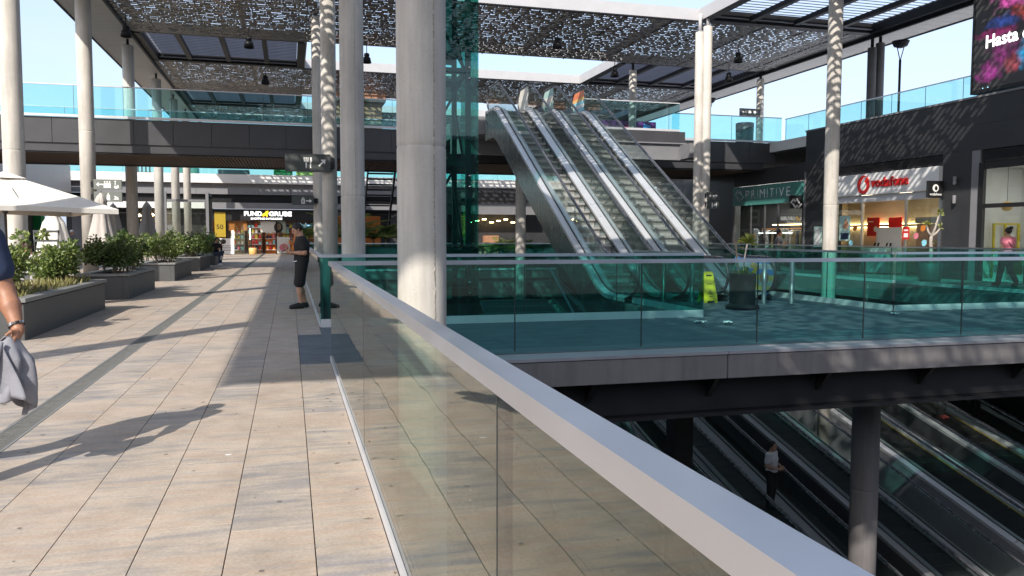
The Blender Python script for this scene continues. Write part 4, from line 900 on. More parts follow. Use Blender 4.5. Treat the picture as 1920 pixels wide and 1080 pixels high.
for (y, m, mm) in ((36.1, 'cloth_grey', 'print_brown'), (33.6, 'cloth_beige', 'leaf_yellow')):
    t = thing('displayed_shirt', 'pale printed t-shirt shown flat in the teal shop window, %s one' % ('grey' if m == 'cloth_grey' else 'beige'), 'shirt', (22.9, y, 1.4)); MB().plate([(-.26, -.45), (.26, -.45), (.25, .15), (.33, .02), (.44, .1), (.30, .36), (.1, .42), (0, .37), (-.1, .42), (-.30, .36), (-.44, .1), (-.33, .02), (-.25, .15)], (22.9, y, 1.45), *FW, .05).build('cloth', m, t); MB().plate(circle(0, 0, .13), (22.84, y, 1.5), *FW, .004).build('print', mm, t)
# --- white shop at the right edge
ws = thing('white_interior_shop', 'tall black framed shop window with a white lit interior', 'shop front', (SX, 19, 0))
for y in (21.55, 19.72, 16.4): MB().box(SX-.06, SX+.06, y-.06 if y < 21 else y-.14, y+.06, 0, 3.92).build('mullion', 'black', ws)
MB().box(SX-.05, SX+.05, 16.47, 21.40, 3.70, 3.92).build('head_frame', 'black', ws)
for a, b in ((16.47, 19.65), (19.79, 21.40)):
    MB().box(SX-.05, SX+.05, a, b, 2.42, 2.56).build('transom', 'black', ws)
    MB().box(SX+.0, SX+.012, a, b, .06, 2.41).build('window_pane', 'glass_shop', ws); MB().box(SX+.0, SX+.012, a, b, 2.57, 3.69).build('window_pane', 'glass_shop', ws)
MB().box(25.4, 25.5, 16.3, 23.1, 0, 4.39).build('back_wall', 'render_white', ws); MB().box(22.42, 25.4, 23.0, 23.1, 0, 4.39).build('side_wall', 'render_white', ws)
MB().box(22.42, 25.39, 16.3, 22.99, 3.95, 4.05).build('shop_ceiling', 'render_white', ws); MB().box(22.4, 25.39, 16.3, 22.99, -.011, .004).build('shop_floor', 'render_white', ws)
for y in (18, 21): MB().box(23.6, 24.4, y-.25, y+.25, 3.93, 3.945).build('ceiling_lamp', 'lamp_white', ws)
pdl = thing('pendant_lamp', 'round white pendant lamp inside the white shop', 'lamp', (23.8, 22.1, 2.5)); MB().lathe([(.02, .18), (.1, .16), (.17, .07), (.18, -.02), (.14, -.12), (.03, -.16)], (23.8, 22.1, 2.52), 20).build('globe', 'print_sand', pdl); MB().tube([(23.8, 22.1, 2.68), (23.8, 22.1, 3.94)], .006, 5).build('cord', 'black', pdl)
gf = thing('gold_frame', 'gold metal display frame inside the white shop', 'display', (24.5, 22.8, 0))
for x in (24.05, 24.55, 25.15): MB().box(x-.04, x+.04, 22.8, 22.86, 0, 1.95).build('upright', 'yellow', gf)
for z in (1.0, 1.9): MB().box(24.09, 25.11, 22.805, 22.855, z, z+.06).build('rail', 'yellow', gf)
bx = thing('reception_desk', 'white and green desk inside the white shop', 'desk', (23.9, 21.8, 0)); MB().bbox(23.7, 24.3, 21.2, 22.5, 0, .95, .02).build('body', 'white', bx); MB().box(23.68, 23.698, 21.3, 21.9, .2, .8).build('front_panel', 'leaf_yellow', bx)
# --- video wall
vw = thing('video_screen', 'large video screen showing coloured powder clouds over the shop wall', 'screen', (SX, 17, 8))
m_, n_, out_ = new_mat('video_picture')
e_ = n_.nodes.new('ShaderNodeBsdfPrincipled'); e_.inputs['Roughness'].default_value = .5; e_.inputs['Base Color'].default_value = (.045, .043, .042, 1); n_.links.new(e_.outputs[0], out_.inputs[0])
g_ = n_.nodes.new('ShaderNodeNewGeometry')
def blob(center, r, col, prev, seed):
    vm = n_.nodes.new('ShaderNodeVectorMath'); vm.operation = 'SUBTRACT'; vm.inputs[1].default_value = center; n_.links.new(g_.outputs['Position'], vm.inputs[0])
    sc = n_.nodes.new('ShaderNodeVectorMath'); sc.operation = 'MULTIPLY'; sc.inputs[1].default_value = (0, 1/r[0], 1/r[1]); n_.links.new(vm.outputs[0], sc.inputs[0])
    ln = n_.nodes.new('ShaderNodeVectorMath'); ln.operation = 'LENGTH'; n_.links.new(sc.outputs[0], ln.inputs[0])
    nz = n_.nodes.new('ShaderNodeTexNoise'); nz.noise_dimensions = '4D'; nz.inputs['W'].default_value = seed; nz.inputs['Scale'].default_value = 2.4; nz.inputs['Detail'].default_value = 7; n_.links.new(g_.outputs['Position'], nz.inputs['Vector'])
    ad = n_.nodes.new('ShaderNodeMath'); ad.operation = 'MULTIPLY_ADD'; ad.inputs[1].default_value = 2.4; n_.links.new(nz.outputs['Fac'], ad.inputs[0]); n_.links.new(ln.outputs['Value'], ad.inputs[2])
    mr = n_.nodes.new('ShaderNodeMapRange'); mr.inputs[1].default_value = 1.55; mr.inputs[2].default_value = 2.15; mr.inputs[3].default_value = 1; mr.inputs[4].default_value = 0; n_.links.new(ad.outputs[0], mr.inputs[0])
    n3 = n_.nodes.new('ShaderNodeTexNoise'); n3.inputs['Scale'].default_value = 6; n3.inputs['Detail'].default_value = 5; n_.links.new(g_.outputs['Position'], n3.inputs['Vector'])
    sh = n_.nodes.new('ShaderNodeMixRGB'); sh.blend_type = 'MIX'; sh.inputs[1].default_value = rgb(tuple(c*.35 for c in col)); sh.inputs[2].default_value = rgb(tuple(min(1, c*1.35) for c in col))
    m3 = n_.nodes.new('ShaderNodeMapRange'); m3.inputs[1].default_value = .35; m3.inputs[2].default_value = .65; n_.links.new(n3.outputs['Fac'], m3.inputs[0]); n_.links.new(m3.outputs[0], sh.inputs[0])
    mxx = n_.nodes.new('ShaderNodeMixRGB'); n_.links.new(mr.outputs[0], mxx.inputs[0]); n_.links.new(sh.outputs[0], mxx.inputs[2])
    if prev is None: mxx.inputs[1].default_value = (.006, .006, .008, 1)
    else: n_.links.new(prev, mxx.inputs[1])
    return mxx.outputs[0]
p_ = None
for i, (c, r, col) in enumerate([((SX, 21.4, 6.85), (.7, .35), (.28, .02, .20)), ((SX, 20.9, 7.3), (.8, .5), (.20, .02, .14)), ((SX, 20.4, 7.0), (.5, .35), (.30, .04, .06)), ((SX, 21.2, 8.05), (.8, .22), (.22, .01, .10)), ((SX, 20.9, 8.35), (.8, .30), (.02, .05, .25)), ((SX, 19.9, 7.25), (.6, .55), (.02, .25, .50)), ((SX, 20.0, 8.55), (.7, .5), (.50, .06, .05)), ((SX, 20.4, 9.1), (.9, .55), (.60, .08, .36)), ((SX, 19.9, 9.2), (.7, .4), (.75, .2, .45)), ((SX, 18, 8), (1.2, 1.2), (.1, .1, .5)), ((SX, 15.5, 7.6), (1.5, 1), (.5, .1, .3))]): p_ = blob(c, r, col, p_, i*3.7)
n_.links.new(p_, e_.inputs['Emission Color']); e_.inputs['Emission Strength'].default_value = .55
M['video_picture'] = m_
MB().box(SX-.02, SX+.0, 12.1, 22.02, 6.33, 10.1).build('display', 'video_picture', vw)
MB().box(SX+.003, SX+.35, 12.0, 22.12, 6.22, 10.2).build('cabinet', 'black', vw); MB().box(SX-.03, SX+.0, 12.0, 22.12, 6.22, 6.325).box(SX-.03, SX, 22.025, 22.12, 6.33, 10.2).build('frame', 'black', vw)
lettering('Hasta que', (SX-.024, 21.56, 7.50), *FW, 2.15, 'lit_sign', vw, height=.54, bold=.022, ext=.002)
for y in (21.62, 21.42, 19.9): MB().box(SX-.024, SX-.0205, y-.02, y+.02, 6.345, 6.37).build('pixel_line', 'lit_blue', vw)
# roof terrace lamp, mural box, bin
lm = thing('terrace_lamp', 'black bowl lamp on a forked mast on the roof terrace', 'street lamp', (25.2, 29.0, 5.96))
MB().tube([(25.2, 29, 5.96), (25.2, 29, 9.0)], .05, 8).build('mast', 'beam_black', lm)
MB().tube([(25.2, 29, 8.95), (25.02, 29, 9.55)], .02, 6).tube([(25.2, 29, 8.95), (25.38, 29, 9.55)], .02, 6).build('fork', 'beam_black', lm)
MB().lathe([(.10, 9.5), (.27, 9.57), (.345, 9.74), (.35, 9.78), (.31, 9.76), (.1, 9.64)], (25.2, 29, 0), 28).build('bowl', 'beam_black', lm)
l2 = copy_tree(lm, (22.6, 40.5, 5.3), 0, 'second bowl lamp, behind the deck balustrade right of the white twin column'); tag(lm, group='bowl lamps on the upper level'); tag(l2, group='bowl lamps on the upper level')
bn = solo('round_pot', MB().lathe([(.36, 5.95), (.42, 6.0), (.44, 7.0), (.40, 7.02), (.38, 6.9)], (21.6, 35.2, 0), 28), 'black', 'round black pot behind the deck balustrade at the corner of the shop wall', 'pot', None, (21.6, 35.2, 5.95))
mu = thing('mural_wall', 'purple painted mural wall on the upper deck behind the escalator heads', 'mural', (17, 39.6, 5.95)); M['mural'] = mat('mural', (.012, .012, .02), .6, c2=(.35, .05, .40), scale=.55)
MB().box(15.6, 18.8, 39.3, 39.5, 5.95, 7.5).build('wall', 'mural', mu)
for k, (pts, c) in enumerate(([[(0.1, 0), (.4, .5), (.3, 1.1), (.8, .7), (1.0, 0)], 'print_cream'], [[(.9, .1), (1.2, 1.2), (1.6, 1.4), (1.5, .6), (1.3, 0)], 'cloth_magenta'], [[(1.5, 0), (1.8, .7), (2.2, .5), (2.0, 0)], 'print_sand'], [[(2.2, .3), (2.4, 1.4), (2.8, 1.3), (2.6, .1)], 'print_blue'])): MB().plate(pts, (15.7, 39.297-k*.002, 6.0), *FX, .003).build('painted_shape', c, mu)
og = thing('orange_kiosk', 'orange brown kiosk wall on the upper deck, seen through the rear balustrade', 'kiosk', (4, 49, 5.95)); MB().box(2.0, 5.4, 48.5, 51, 5.95, 9.35).build('wall', 'print_brown', og); MB().box(1.8, 5.6, 48.2, 51.2, 9.36, 9.8).build('roof', 'print_brown', og)
# unseen building added behind the viewpoint so the panes mirror something dark
rb = thing('added_rear_building', 'added grey building behind the viewpoint, unseen, darkening what the glass panes mirror', 'building', (6, -24, 0))
for k in range(16): MB().box(-22+k*3.5, -22+k*3.5+3.48, -24.3, -24, 4.4, 9.0).build('wall_panel', 'panel_grey' if k % 3 else 'panel_dark', rb)
MB().box(-22, 34, -26, -24.31, 0, 9.0).build('building_core', 'panel_dark', rb); MB().box(-22, 34, -24.6, -23.6, 9.01, 9.3).build('roof_edge', 'fascia_white', rb)
for k in range(13): MB().box(-21.5+k*4.2, -21.5+k*4.2+3.7, -24.3, -24.2, .1, 3.9).build('shop_window', 'black', rb); MB().box(-21.7+k*4.2, -21.52+k*4.2, -24.3, -24.05, 0, 4.39).build('pier', 'panel_grey', rb)
# ================================================================== FAR END AND LEFT
fb = thing('far_building', 'far two storey shop building across the end of the walkway', 'building', (0, 66, 0))
FY = 66
MB().box(-16, 30, FY-1.2, FY-.9, 5.45, 6.12).build('roof_band', 'render_white', fb); MB().box(-16, 30, FY-.89, FY+14, 5.2, 6.0).build('roof_slab', 'concrete_mid', fb)
x = -16
while x < 30:
    MB().box(x, x+2.28, FY-.8, FY-.6, 4.62, 5.44).build('fascia_panel', 'panel_grey', fb); x += 2.3
MB().box(-16, 30, FY-.5, FY-.3, 4.0, 4.61).build('recess_band', 'beam_black', fb)
for a, b, m in ((-16, -6.2, 'render_white'), (-6.15, 2.2, 'panel_grey'), (2.25, 30, 'panel_grey')): MB().box(a, b, FY-.95, FY-.55, 3.52, 3.98).build('canopy_band', m, fb)
MB().box(-16, -5.9, FY+.4, FY+.5, 0, 4.0).box(2.3, 30, FY+.4, FY+.5, 0, 4.0).build('wall', 'panel_dark', fb)
for (a, b, m) in ((-15.6, -13.3, 'panel_grey'), (-12.8, -10.4, 'black'), (-9.9, -8.4, 'panel_grey'), (-8.3, -6.1, 'black'), (3, 5.4, 'panel_grey'), (5.6, 8, 'beam_black'), (8.3, 11, 'panel_dark'), (11.4, 15, 'black')): MB().box(a, b, FY+.3, FY+.38, .02, 3.4).build('shop_window', m, fb)
balustrade('farthest balustrade, on the roof of the building across the end of the walkway', (-16, FY-.95), (30, FY-.95), evenly(2, 2.2, 30), h=1.1, z=6.12, rw=.06, rh=.05, rail='alu_white', base=None, zglass=.02, group='balustrades of the far building')
rt = thing('terrace_lattice', 'black lattice screen on the far roof', 'screen', (-11, FY+2, 6)); 
for k in range(5): MB().box(-11.6+k*.28, -11.5+k*.28, FY+2, FY+2.1, 6.0, 7.3).build('slat', 'black', rt)
for z in (6.3, 6.8, 7.2): MB().box(-11.6, -10.3, FY+2.11, FY+2.15, z, z+.1).build('rail', 'black', rt)
for (x, w, h, m) in ((-8.6, 1.6, .9, 'teal_sign'), (-5.5, 2.4, .8, 'panel_grey'), (-1.2, 1.5, .9, 'green'), (.6, 2.4, 1.2, 'print_lime')): solo('roof_unit', MB().bbox(x, x+w, FY+3, FY+4, 6.0, 6+h, .05), m, {'teal_sign': 'rounded dark teal unit', 'panel_grey': 'low grey unit', 'green': 'small green unit', 'print_lime': 'pale lime block'}[m]+' on the far roof behind its balustrade', 'roof unit', None, (x+w/2, FY+3.5, 6))
# the perfume and gift shop at the end of the walk
fg = thing('gift_shop', 'gift shop at the end of the walkway, black sign band with white letters', 'shop front', (-2, FY, 0))
MB().box(-5.85, 2.25, FY-.5, FY-.28, 2.62, 3.5).build('sign_band', 'black', fg)
lettering('FUND', (-3.38, FY-.503, 2.98), *FX, 1.32, 'lit_sign', fg, height=.36, bold=.03, ext=.02)
lettering('GRUBE', (-1.55, FY-.503, 2.98), *FX, 1.72, 'lit_sign', fg, height=.36, bold=.03, ext=.02)
MB().plate([(-.32, -.12), (-.2, .02), (-.02, .14), (.02, .26), (.10, .18), (.18, .30), (.20, .1), (.12, -.02), (.16, -.2), (.04, -.2), (-.04, -.08), (-.14, -.2), (-.22, -.18)], (-1.78, FY-.503, 3.14), *FX, -.02).build('emblem', 'lit_yellow', fg)
lettering('SHOPPING IN PARADISE', (-2.9, FY-.503, 2.70), *FX, 2.35, 'lit_sign', fg, height=.16, bold=.02, ext=.015)
for x in (-5.8, -4.7, -2.9, -1.0, .55, 2.2): MB().box(x-.05, x+.05, FY-.35, FY-.25, 0, 2.61).build('mullion', 'black', fg)
for a, b in ((-4.64, -2.96), (-.94, .49), (.61, 2.14)): MB().box(a, b, FY-.31, FY-.295, .03, 2.6).build('window_pane', 'glass_shop', fg)
MB().box(-5.9, 2.3, FY+3.9, FY+4, 0, 3.6).box(-5.9, -5.86, FY-.2, FY+3.9, 0, 3.6).box(2.26, 2.3, FY-.2, FY+3.9, 0, 3.6).build('inner_wall', 'print_brown', fg); MB().box(-5.85, 2.25, FY-.2, FY+3.89, 2.9, 3.0).build('shop_ceiling', 'panel_dark', fg)
for x in (-4, -1.8, .6): MB().box(x-.5, x+.5, FY+.8, FY+1.1, 2.87, 2.895).build('ceiling_lamp', 'lamp_ceiling', fg)
rr = random.Random(9)
for k in range(5):
    x = -4.6+k*1.35; sh = thing('shelf_unit', 'lit shelf unit of boxed goods inside the gift shop', 'shelf', (x, FY+1.5, 0), 'shelf units in the gift shop'); MB().box(x, x+1.1, FY+1.9, FY+2, 0, 2.3).build('back_board', rr.choice(['print_brown', 'orange', 'cloth_magenta', 'cream_wall']), sh)
    for z in (.3, .75, 1.2, 1.65, 2.1):
        MB().box(x, x+1.1, FY+1.55, FY+1.89, z, z+.03).build('shelf_board', 'white', sh)
        for q in range(4): MB().bbox(x+.05+q*.26, x+.22+q*.26, FY+1.6, FY+1.75, z+.031, z+.031+rr.uniform(.14, .34), .01).build('boxed_goods', rr.choice(['red', 'yellow', 'cloth_pink', 'white', 'print_cyan', 'orange', 'cloth_navy']), sh)
def poster(label, x0, x1, z0, z1, m, y=FY-.52, frame='black'):
    t = thing('poster', label, 'poster', ((x0+x1)/2, y, z0), None); MB().box(x0, x1, y, y+.03, z0, z1).build('sheet', m, t); return t
p = poster('yellow sale banner reading 50 in the gift shop window', -5.55, -4.75, 1.35, 3.25, 'banner', FY-.56); lettering('50', (-5.42, FY-.563, 1.95), *FX, .5, 'black', p, height=.36, bold=.01, ext=.003)
p = poster('orange poster behind the glass of the gift shop', -4.6, -3.2, 1.85, 2.6, 'orange', FY-.25)
p = poster('portrait poster of a dark haired woman above the shop door', -2.2, -.3, 1.72, 2.58, 'print_cream', FY-.24); MB().plate(circle(0, 0, .34, 20, .42), (-.85, FY-.242, 2.1), *FX, -.004).build('hair', 'hair_brown', p); MB().plate(circle(0, 0, .19, 20, .27), (-.85, FY-.247, 2.16), *FX, -.004).build('face', 'skin', p)
lettering("You're", (.65, FY-.36, 2.05), *FX, .9, 'lit_blue', fg, height=.42, ext=.01, name='neon_lettering')
p = poster('white sign board standing beside the gift shop window', -5.5, -4.1, .05, 1.25, 'white', FY-1.4); MB().plate(circle(0, 0, .22, 18, .2), (-4.9, FY-1.403, 1.0), *FX, -.004).build('portrait', 'hair', p)
for z in (.3, .42, .54, .66): MB().box(-5.3, -4.3, FY-1.406, FY-1.401, z, z+.04).build('print_line', 'panel_grey', p)
for x in (-4.25, -2.95):
    solo('strip_lamp', MB().bbox(x-.05, x+.05, FY-.2, FY-.15, 1.15, 2.0, .02), 'lamp_white', 'upright white strip lamp in the gift shop, %s of its doorway' % ('left' if x < -4 else 'right'), 'lamp', 'strip lamps in the gift shop', (x, FY-.2, 1.2))
st_ = thing('cactus_stand', 'orange cactus shaped display stand before the gift shop', 'display', (.45, FY-2, 0)); MB().tube([(.45, FY-2, 0), (.45, FY-2, .6), (.46, FY-2, 1.2), (.48, FY-2, 1.75), (.48, FY-2, 1.9)], [.34, .32, .2, .13, .05], 14).build('stem', 'orange', st_); MB().tube([(.30, FY-2, .75), (.02, FY-2, .9), (-.02, FY-2, 1.15)], [.12, .11, .06], 10).build('arm', 'orange', st_)
bp_ = poster('stand with a pink cosmetics picture before the gift shop', -.95, .0, .1, 1.35, 'print_cream', FY-1.8); MB().plate(circle(0, 0, .33, 20, .3), (-.45, FY-1.803, .55), *FX, -.004).build('picture', 'cloth_pink', bp_); MB().plate(circle(0, 0, .14, 16), (-.43, FY-1.808, .62), *FX, -.004).build('picture', 'print_brown', bp_)
solo('wooden_tub', MB().lathe([(.22, 0), (.27, .05), (.3, .5), (.27, .52), (.25, .45)], (-2.75, FY-1.3, 0), 20), 'print_sand', 'wooden tub on the ground before the gift shop', 'tub', None, (-2.75, FY-1.3, 0))
# glass windscreen of the cafe
wi = thing('glass_windscreen', 'grey framed glass windscreen pavilion before the gift shop', 'windscreen', (-5.3, 50, 0))
for x in (-6.9, -4.62): MB().box(x-.08, x+.08, 49.92, 50.08, 0, 4.0).build('post', 'panel_grey', wi)
MB().box(-6.81, -4.71, 49.95, 50.05, 3.42, 3.55).build('head_rail', 'panel_grey', wi); MB().box(-6.8, -4.72, 49.99, 50.005, .05, 3.41).build('glass_pane', 'glass_shop', wi)
for y in (51.2, 52.4): MB().box(-4.68, -4.56, y-.06, y+.06, 0, 3.95).build('post', 'beam_black', wi)
MB().box(-4.68, -4.56, 50.09, 51.13, 3.8, 3.95).box(-4.68, -4.56, 51.27, 52.33, 3.8, 3.95).build('side_rail', 'beam_black', wi); MB().box(-4.63, -4.615, 50.1, 52.3, .05, 3.79).build('glass_pane', 'glass_shop', wi)
# left shop building, seen under the deck
lb = thing('left_building', 'pale grey building with overhanging upper wall along the cafe', 'building', (-15.5, 45, 0))
for k in range(9): MB().box(-15.2, -15, 26+k*4.2, 26+k*4.2+4.19, 4.5, 6.4).build('wall_panel', 'panel_pale', lb) if False else MB().box(-15.2, -15, 26+k*4.2, 26+k*4.2+4.19, 4.5, 6.4).build('wall_panel', 'fascia_white', lb)
MB().box(-19, -15.21, 26, 64, 4.2, 6.2).build('upper_floor', 'panel_grey', lb); MB().box(-17.0, -16.8, 26, 64, 0, 4.19).build('shop_wall', 'wall_black', lb)
for (a, b, m) in ((27, 33, 'panel_grey'), (33.5, 39, 'white'), (40, 46, 'white'), (46.5, 52, 'panel_grey'), (52.3, 56.6, 'render_white')): MB().box(-16.79, -16.7, a, b, .05, 3.3).build('shop_window', m, lb)
for y in (57.4, 61.2): MB().box(-16.79, -16.3, y, y+.75, 0, 3.9).build('pier', 'green', lb)
for (x, z) in ((-10.8, 2.95), (-10.3, 2.85), (-9.9, 3.0), (-9.4, 2.7), (-9.1, 2.9), (-10.6, 2.6)):
    t = thing('cafe_pendant', 'warm pendant lamp glowing in the cafe under the far building', 'lamp', (x, FY-.45, z), 'warm pendant lamps of the far cafe'); MB().lathe([(.03, .1), (.11, .03), (.12, -.05), (.02, -.09)], (x, FY-.75, z), 14).build('shade', 'lamp_warm', t); MB().tube([(x, FY-.75, z+.1), (x, FY-.75, 3.51)], .01, 4).build('cord', 'black', t)
# back stair and plants under the deck
bs = thing('back_stair', 'dark open riser stair with glass side rising behind the columns', 'stair', (6, 42, 0)); src = None
for k in range(22):
    loc = Vector((4.05+k*.29*-1+2.0, 43, 1.2+k*.22)); 
for k in range(16):
    m = MB().box(0, 1.3, 0, .34, -.07, 0); loc = Vector((4.05, 42+k*.3, 5.6-k*.27))
    if src is None: src = m.build('tread', 'beam_black', bs, world=False); src.location = loc-ORG[bs.name]
    else: shared('tread', src, bs, loc-ORG[bs.name])
MB().bar((5.42, 41.8, 5.7), (5.42, 47, 1.0), .08, .32).build('stringer', 'beam_black', bs); MB().bar((4.0, 41.8, 5.7), (4.0, 47, 1.0), .06, .3).build('stringer', 'beam_black', bs)
MB().bar((5.5, 42.2, 5.2), (8.4, 42.2, 2.0), .03, 1.1).build('glass_side', 'glass_teal', bs); MB().bar((5.5, 42.3, 4.5), (8.4, 42.3, 1.35), .3, .3).build('stringer', 'beam_black', bs); MB().box(7.9, 8.4, 42.15, 42.6, 0, 2.6).build('post', 'beam_black', bs)
hd = solo('hoarding', MB().bbox(1.6, 4.4, 40.6, 40.75, 0, 2.45, .01), 'orange', 'orange hoarding panel behind the palms and columns', 'hoarding', None, (3, 40.6, 0))
cw = thing('far_shop', 'dim far shop with a green door jamb and warm lamps beyond the palms', 'shop front', (13, 52, 0)); MB().box(9.5, 20, 53, 53.2, 0, 4.5).build('wall', 'wall_black', cw); MB().box(9.3, 11, 51.8, 52, 0, 3.6).build('pier', 'beam_black', cw); MB().box(11.02, 11.16, 51.75, 52, 0, 3.4).build('door_jamb', 'green', cw); MB().box(11.2, 16, 51.8, 52, 2.9, 3.6).build('fascia', 'panel_grey', cw)
for k in range(7): MB().box(11.5+k*.5, 11.75+k*.5, 52.5, 52.6, 2.35+.1*(k % 3), 2.42+.1*(k % 3)).build('lamp', 'lamp_warm', cw)
MB().box(11.5, 12.4, 52.4, 52.9, 0, 1.0).box(12.6, 13.6, 52.4, 52.9, 0, 1.5).build('counter', 'print_brown', cw)
# ------------------------------------------------------------------ hanging signs
def arrow(cx, cy, s, deg):
    k = [(-.5, -.09), (.12, -.09), (.12, -.34), (.52, 0), (.12, .34), (.12, .09), (-.5, .09)]
    c, n = math.cos(R(deg)), math.sin(R(deg)); return [(cx+s*(x*c-y*n), cy+s*(x*n+y*c)) for x, y in k]
def sign(label, x0, x1, z0, z1, y, m, marks, post=None, name='direction_sign'):
    t = thing(name, label, 'sign', ((x0+x1)/2, y, (z0+z1)/2), 'direction signs on the columns'); MB().bbox(x0, x1, y, y+.09, z0, z1, .008).build('board', m, t)
    mk = MB()
    for p in marks: mk.plate(p, (x0, y-.001, z0), *FX, -.006)
    mk.build('pictograms', 'white_print', t)
    if post: MB().box(*post).build('bracket', 'beam_black', t)
    return t
def rect(a, b, c, d): return [(a, c), (b, c), (b, d), (a, d)]
fork = [rect(.57, .60, .10, .30), [(.52, .28), (.65, .28), (.65, .32), (.52, .32)], rect(.52, .545, .32, .41), rect(.573, .598, .32, .41), rect(.625, .65, .32, .41), rect(.69, .72, .10, .24), [(.69, .24), (.72, .24), (.75, .3), (.74, .41), (.69, .41)]]
sign('dark sign with fork, knife and diagonal arrow on the dappled column', -.10, 1.17, 3.30, 3.81, 23.85, 'sign_grey', fork+[arrow(1.03, .26, .26, 45)], (1.02, 1.28, 23.86, 23.98, 3.4, 3.7))
sign('small dark sign with lift symbol and right arrow behind the dappled column', .10, .95, 2.68, 3.03, 32.85, 'sign_grey', [rect(.36, .39, .06, .22), rect(.47, .5, .06, .22), rect(.36, .5, .05, .08), rect(.36, .5, .2, .225), rect(.42, .44, .08, .2), rect(.385, .415, .24, .29), rect(.44, .47, .24, .29), arrow(.65, .16, .22, 0)], (.9, 1.1, 32.95, 33.05, 2.75, 2.95))
tri = lambda cx, s: [[(cx-.05*s, .06), (cx+.05*s, .06), (cx+.05*s, .22), (cx-.05*s, .22)], circle(cx, .27, .03, 10)]
sign('pale grey sign with left arrow, toilet figures and wheelchair, upper of two', -6.78, -5.85, 3.12, 3.48, 31.95, 'sign_pale', [arrow(.2, .18, .24, 180)]+tri(.37, .8)+tri(.45, .8)+tri(.53, .8)+[rect(.70, .73, .14, .25), circle(.715, .29, .028, 10), circle(.74, .1, .07, 14), rect(.72, .82, .14, .165), rect(.80, .83, .06, .15)], (-7.0, -6.79, 31.97, 32.05, 3.2, 3.4))
sign('pale grey sign with left arrow and bottle, lower of two', -6.78, -5.85, 2.68, 3.04, 31.95, 'sign_pale', [arrow(.2, .18, .24, 180), [(.42, .05), (.53, .05), (.53, .22), (.49, .28), (.49, .32), (.46, .32), (.46, .28), (.42, .22)], [(.64, .08), (.82, .08), (.80, .15), (.72, .2), (.66, .21), (.70, .14)]], (-7.0, -6.79, 31.97, 32.05, 2.75, 2.95))
sign('upper of two small grey signs on the white twin column', 16.66, 17.2, 3.0, 3.3, 29.86, 'sign_grey', [arrow(.35, .15, .22, 0), circle(.12, .15, .05, 10)], (16.6, 16.85, 29.96, 30.1, 3.05, 3.25))
sign('lower of two small grey signs on the white twin column', 16.66, 17.2, 2.62, 2.93, 29.86, 'sign_grey', [rect(.2, .24, .05, .24), circle(.34, .15, .06, 12), rect(.40, .43, .05, .24)], (16.6, 16.85, 29.96, 30.1, 2.68, 2.88))
sign('small dark sign hanging on the upper dappled column against the sky', 23.75, 25.0, 8.05, 8.45, 39.2, 'sign_grey', [arrow(.25, .2, .25, 180), circle(.6, .2, .09, 12), circle(.9, .2, .09, 12)], (24.9, 25.1, 39.3, 39.4, 8.1, 8.4))
# wall sign behind the escalators (white letters on the grey recess)
wsn = thing('wall_sign', 'white emblem letters on the dark wall behind the second escalator', 'sign', (18.5, 35.3, 2)); MB().box(17.3, 19.6, 41.6, 41.7, 0, 4.6).build('panel', 'panel_dark', wsn); MB().plate(rect(0, .7, 0, .14)[:2]+[(.7, .14), (.14, .14), (.14, .42), (.6, .42), (.6, .56), (.14, .56), (.14, .8), (.7, .8), (.7, .94), (0, .94)], (17.6, 41.59, 2.1), *FX, -.01).build('emblem', 'white_print', wsn); MB().box(17.7, 18.8, 41.58, 41.595, 1.75, 1.9).build('print_line', 'white_print', wsn)
# pendant spotlights under the canopy
pl0 = None
for (x, y, dz, lab) in ((3.6, 38.5, .0, 'before the sky opening above the thick column'), (16.0, 38.3, 0, 'before the sky opening right of the escalators'), (-1.55, 36.4, .1, 'under the perforated band above the deck'), (-1.1, 44.2, .2, 'under the far grey louvre panel'), (-6.3, 36.2, .0, 'beside the brownish shaded column top'), (-7.6, 29.2, .0, 'at the eave beside the sign column'), (22.2, 37.8, 0, 'under the right louvre panel'), (7.1, 33.0, 0, 'under the perforated band behind the lift tower'), (20.2, 33.6, 0, 'under the perforated band right of the white twin column'), (11.2, 33.2, 0, 'under the perforated band above the escalators')):
    if pl0 is None:
        pl0 = thing('pendant_spotlight', 'black bell shaped spotlight '+lab, 'lamp', (x, y, H), 'spotlights hanging under the canopy')
        MB().tube([(0, 0, 0), (0, 0, -.42)], .018, 6).build('stem', 'beam_black', pl0, world=False)
        MB().lathe([(.05, -.40), (.12, -.43), (.13, -.55), (.10, -.57), (.17, -.62), (.22, -.86), (.20, -.86), (.12, -.66)], (0, 0, 0), 20).build('bell', 'beam_black', pl0, world=False)
        MB().lathe([(.01, -.72), (.13, -.73), (.13, -.74), (.01, -.745)], (0, 0, 0), 14).build('lens', 'panel_grey', pl0, world=False)
    else: copy_tree(pl0, (x, y, H-dz), 0, 'black bell shaped spotlight '+lab)
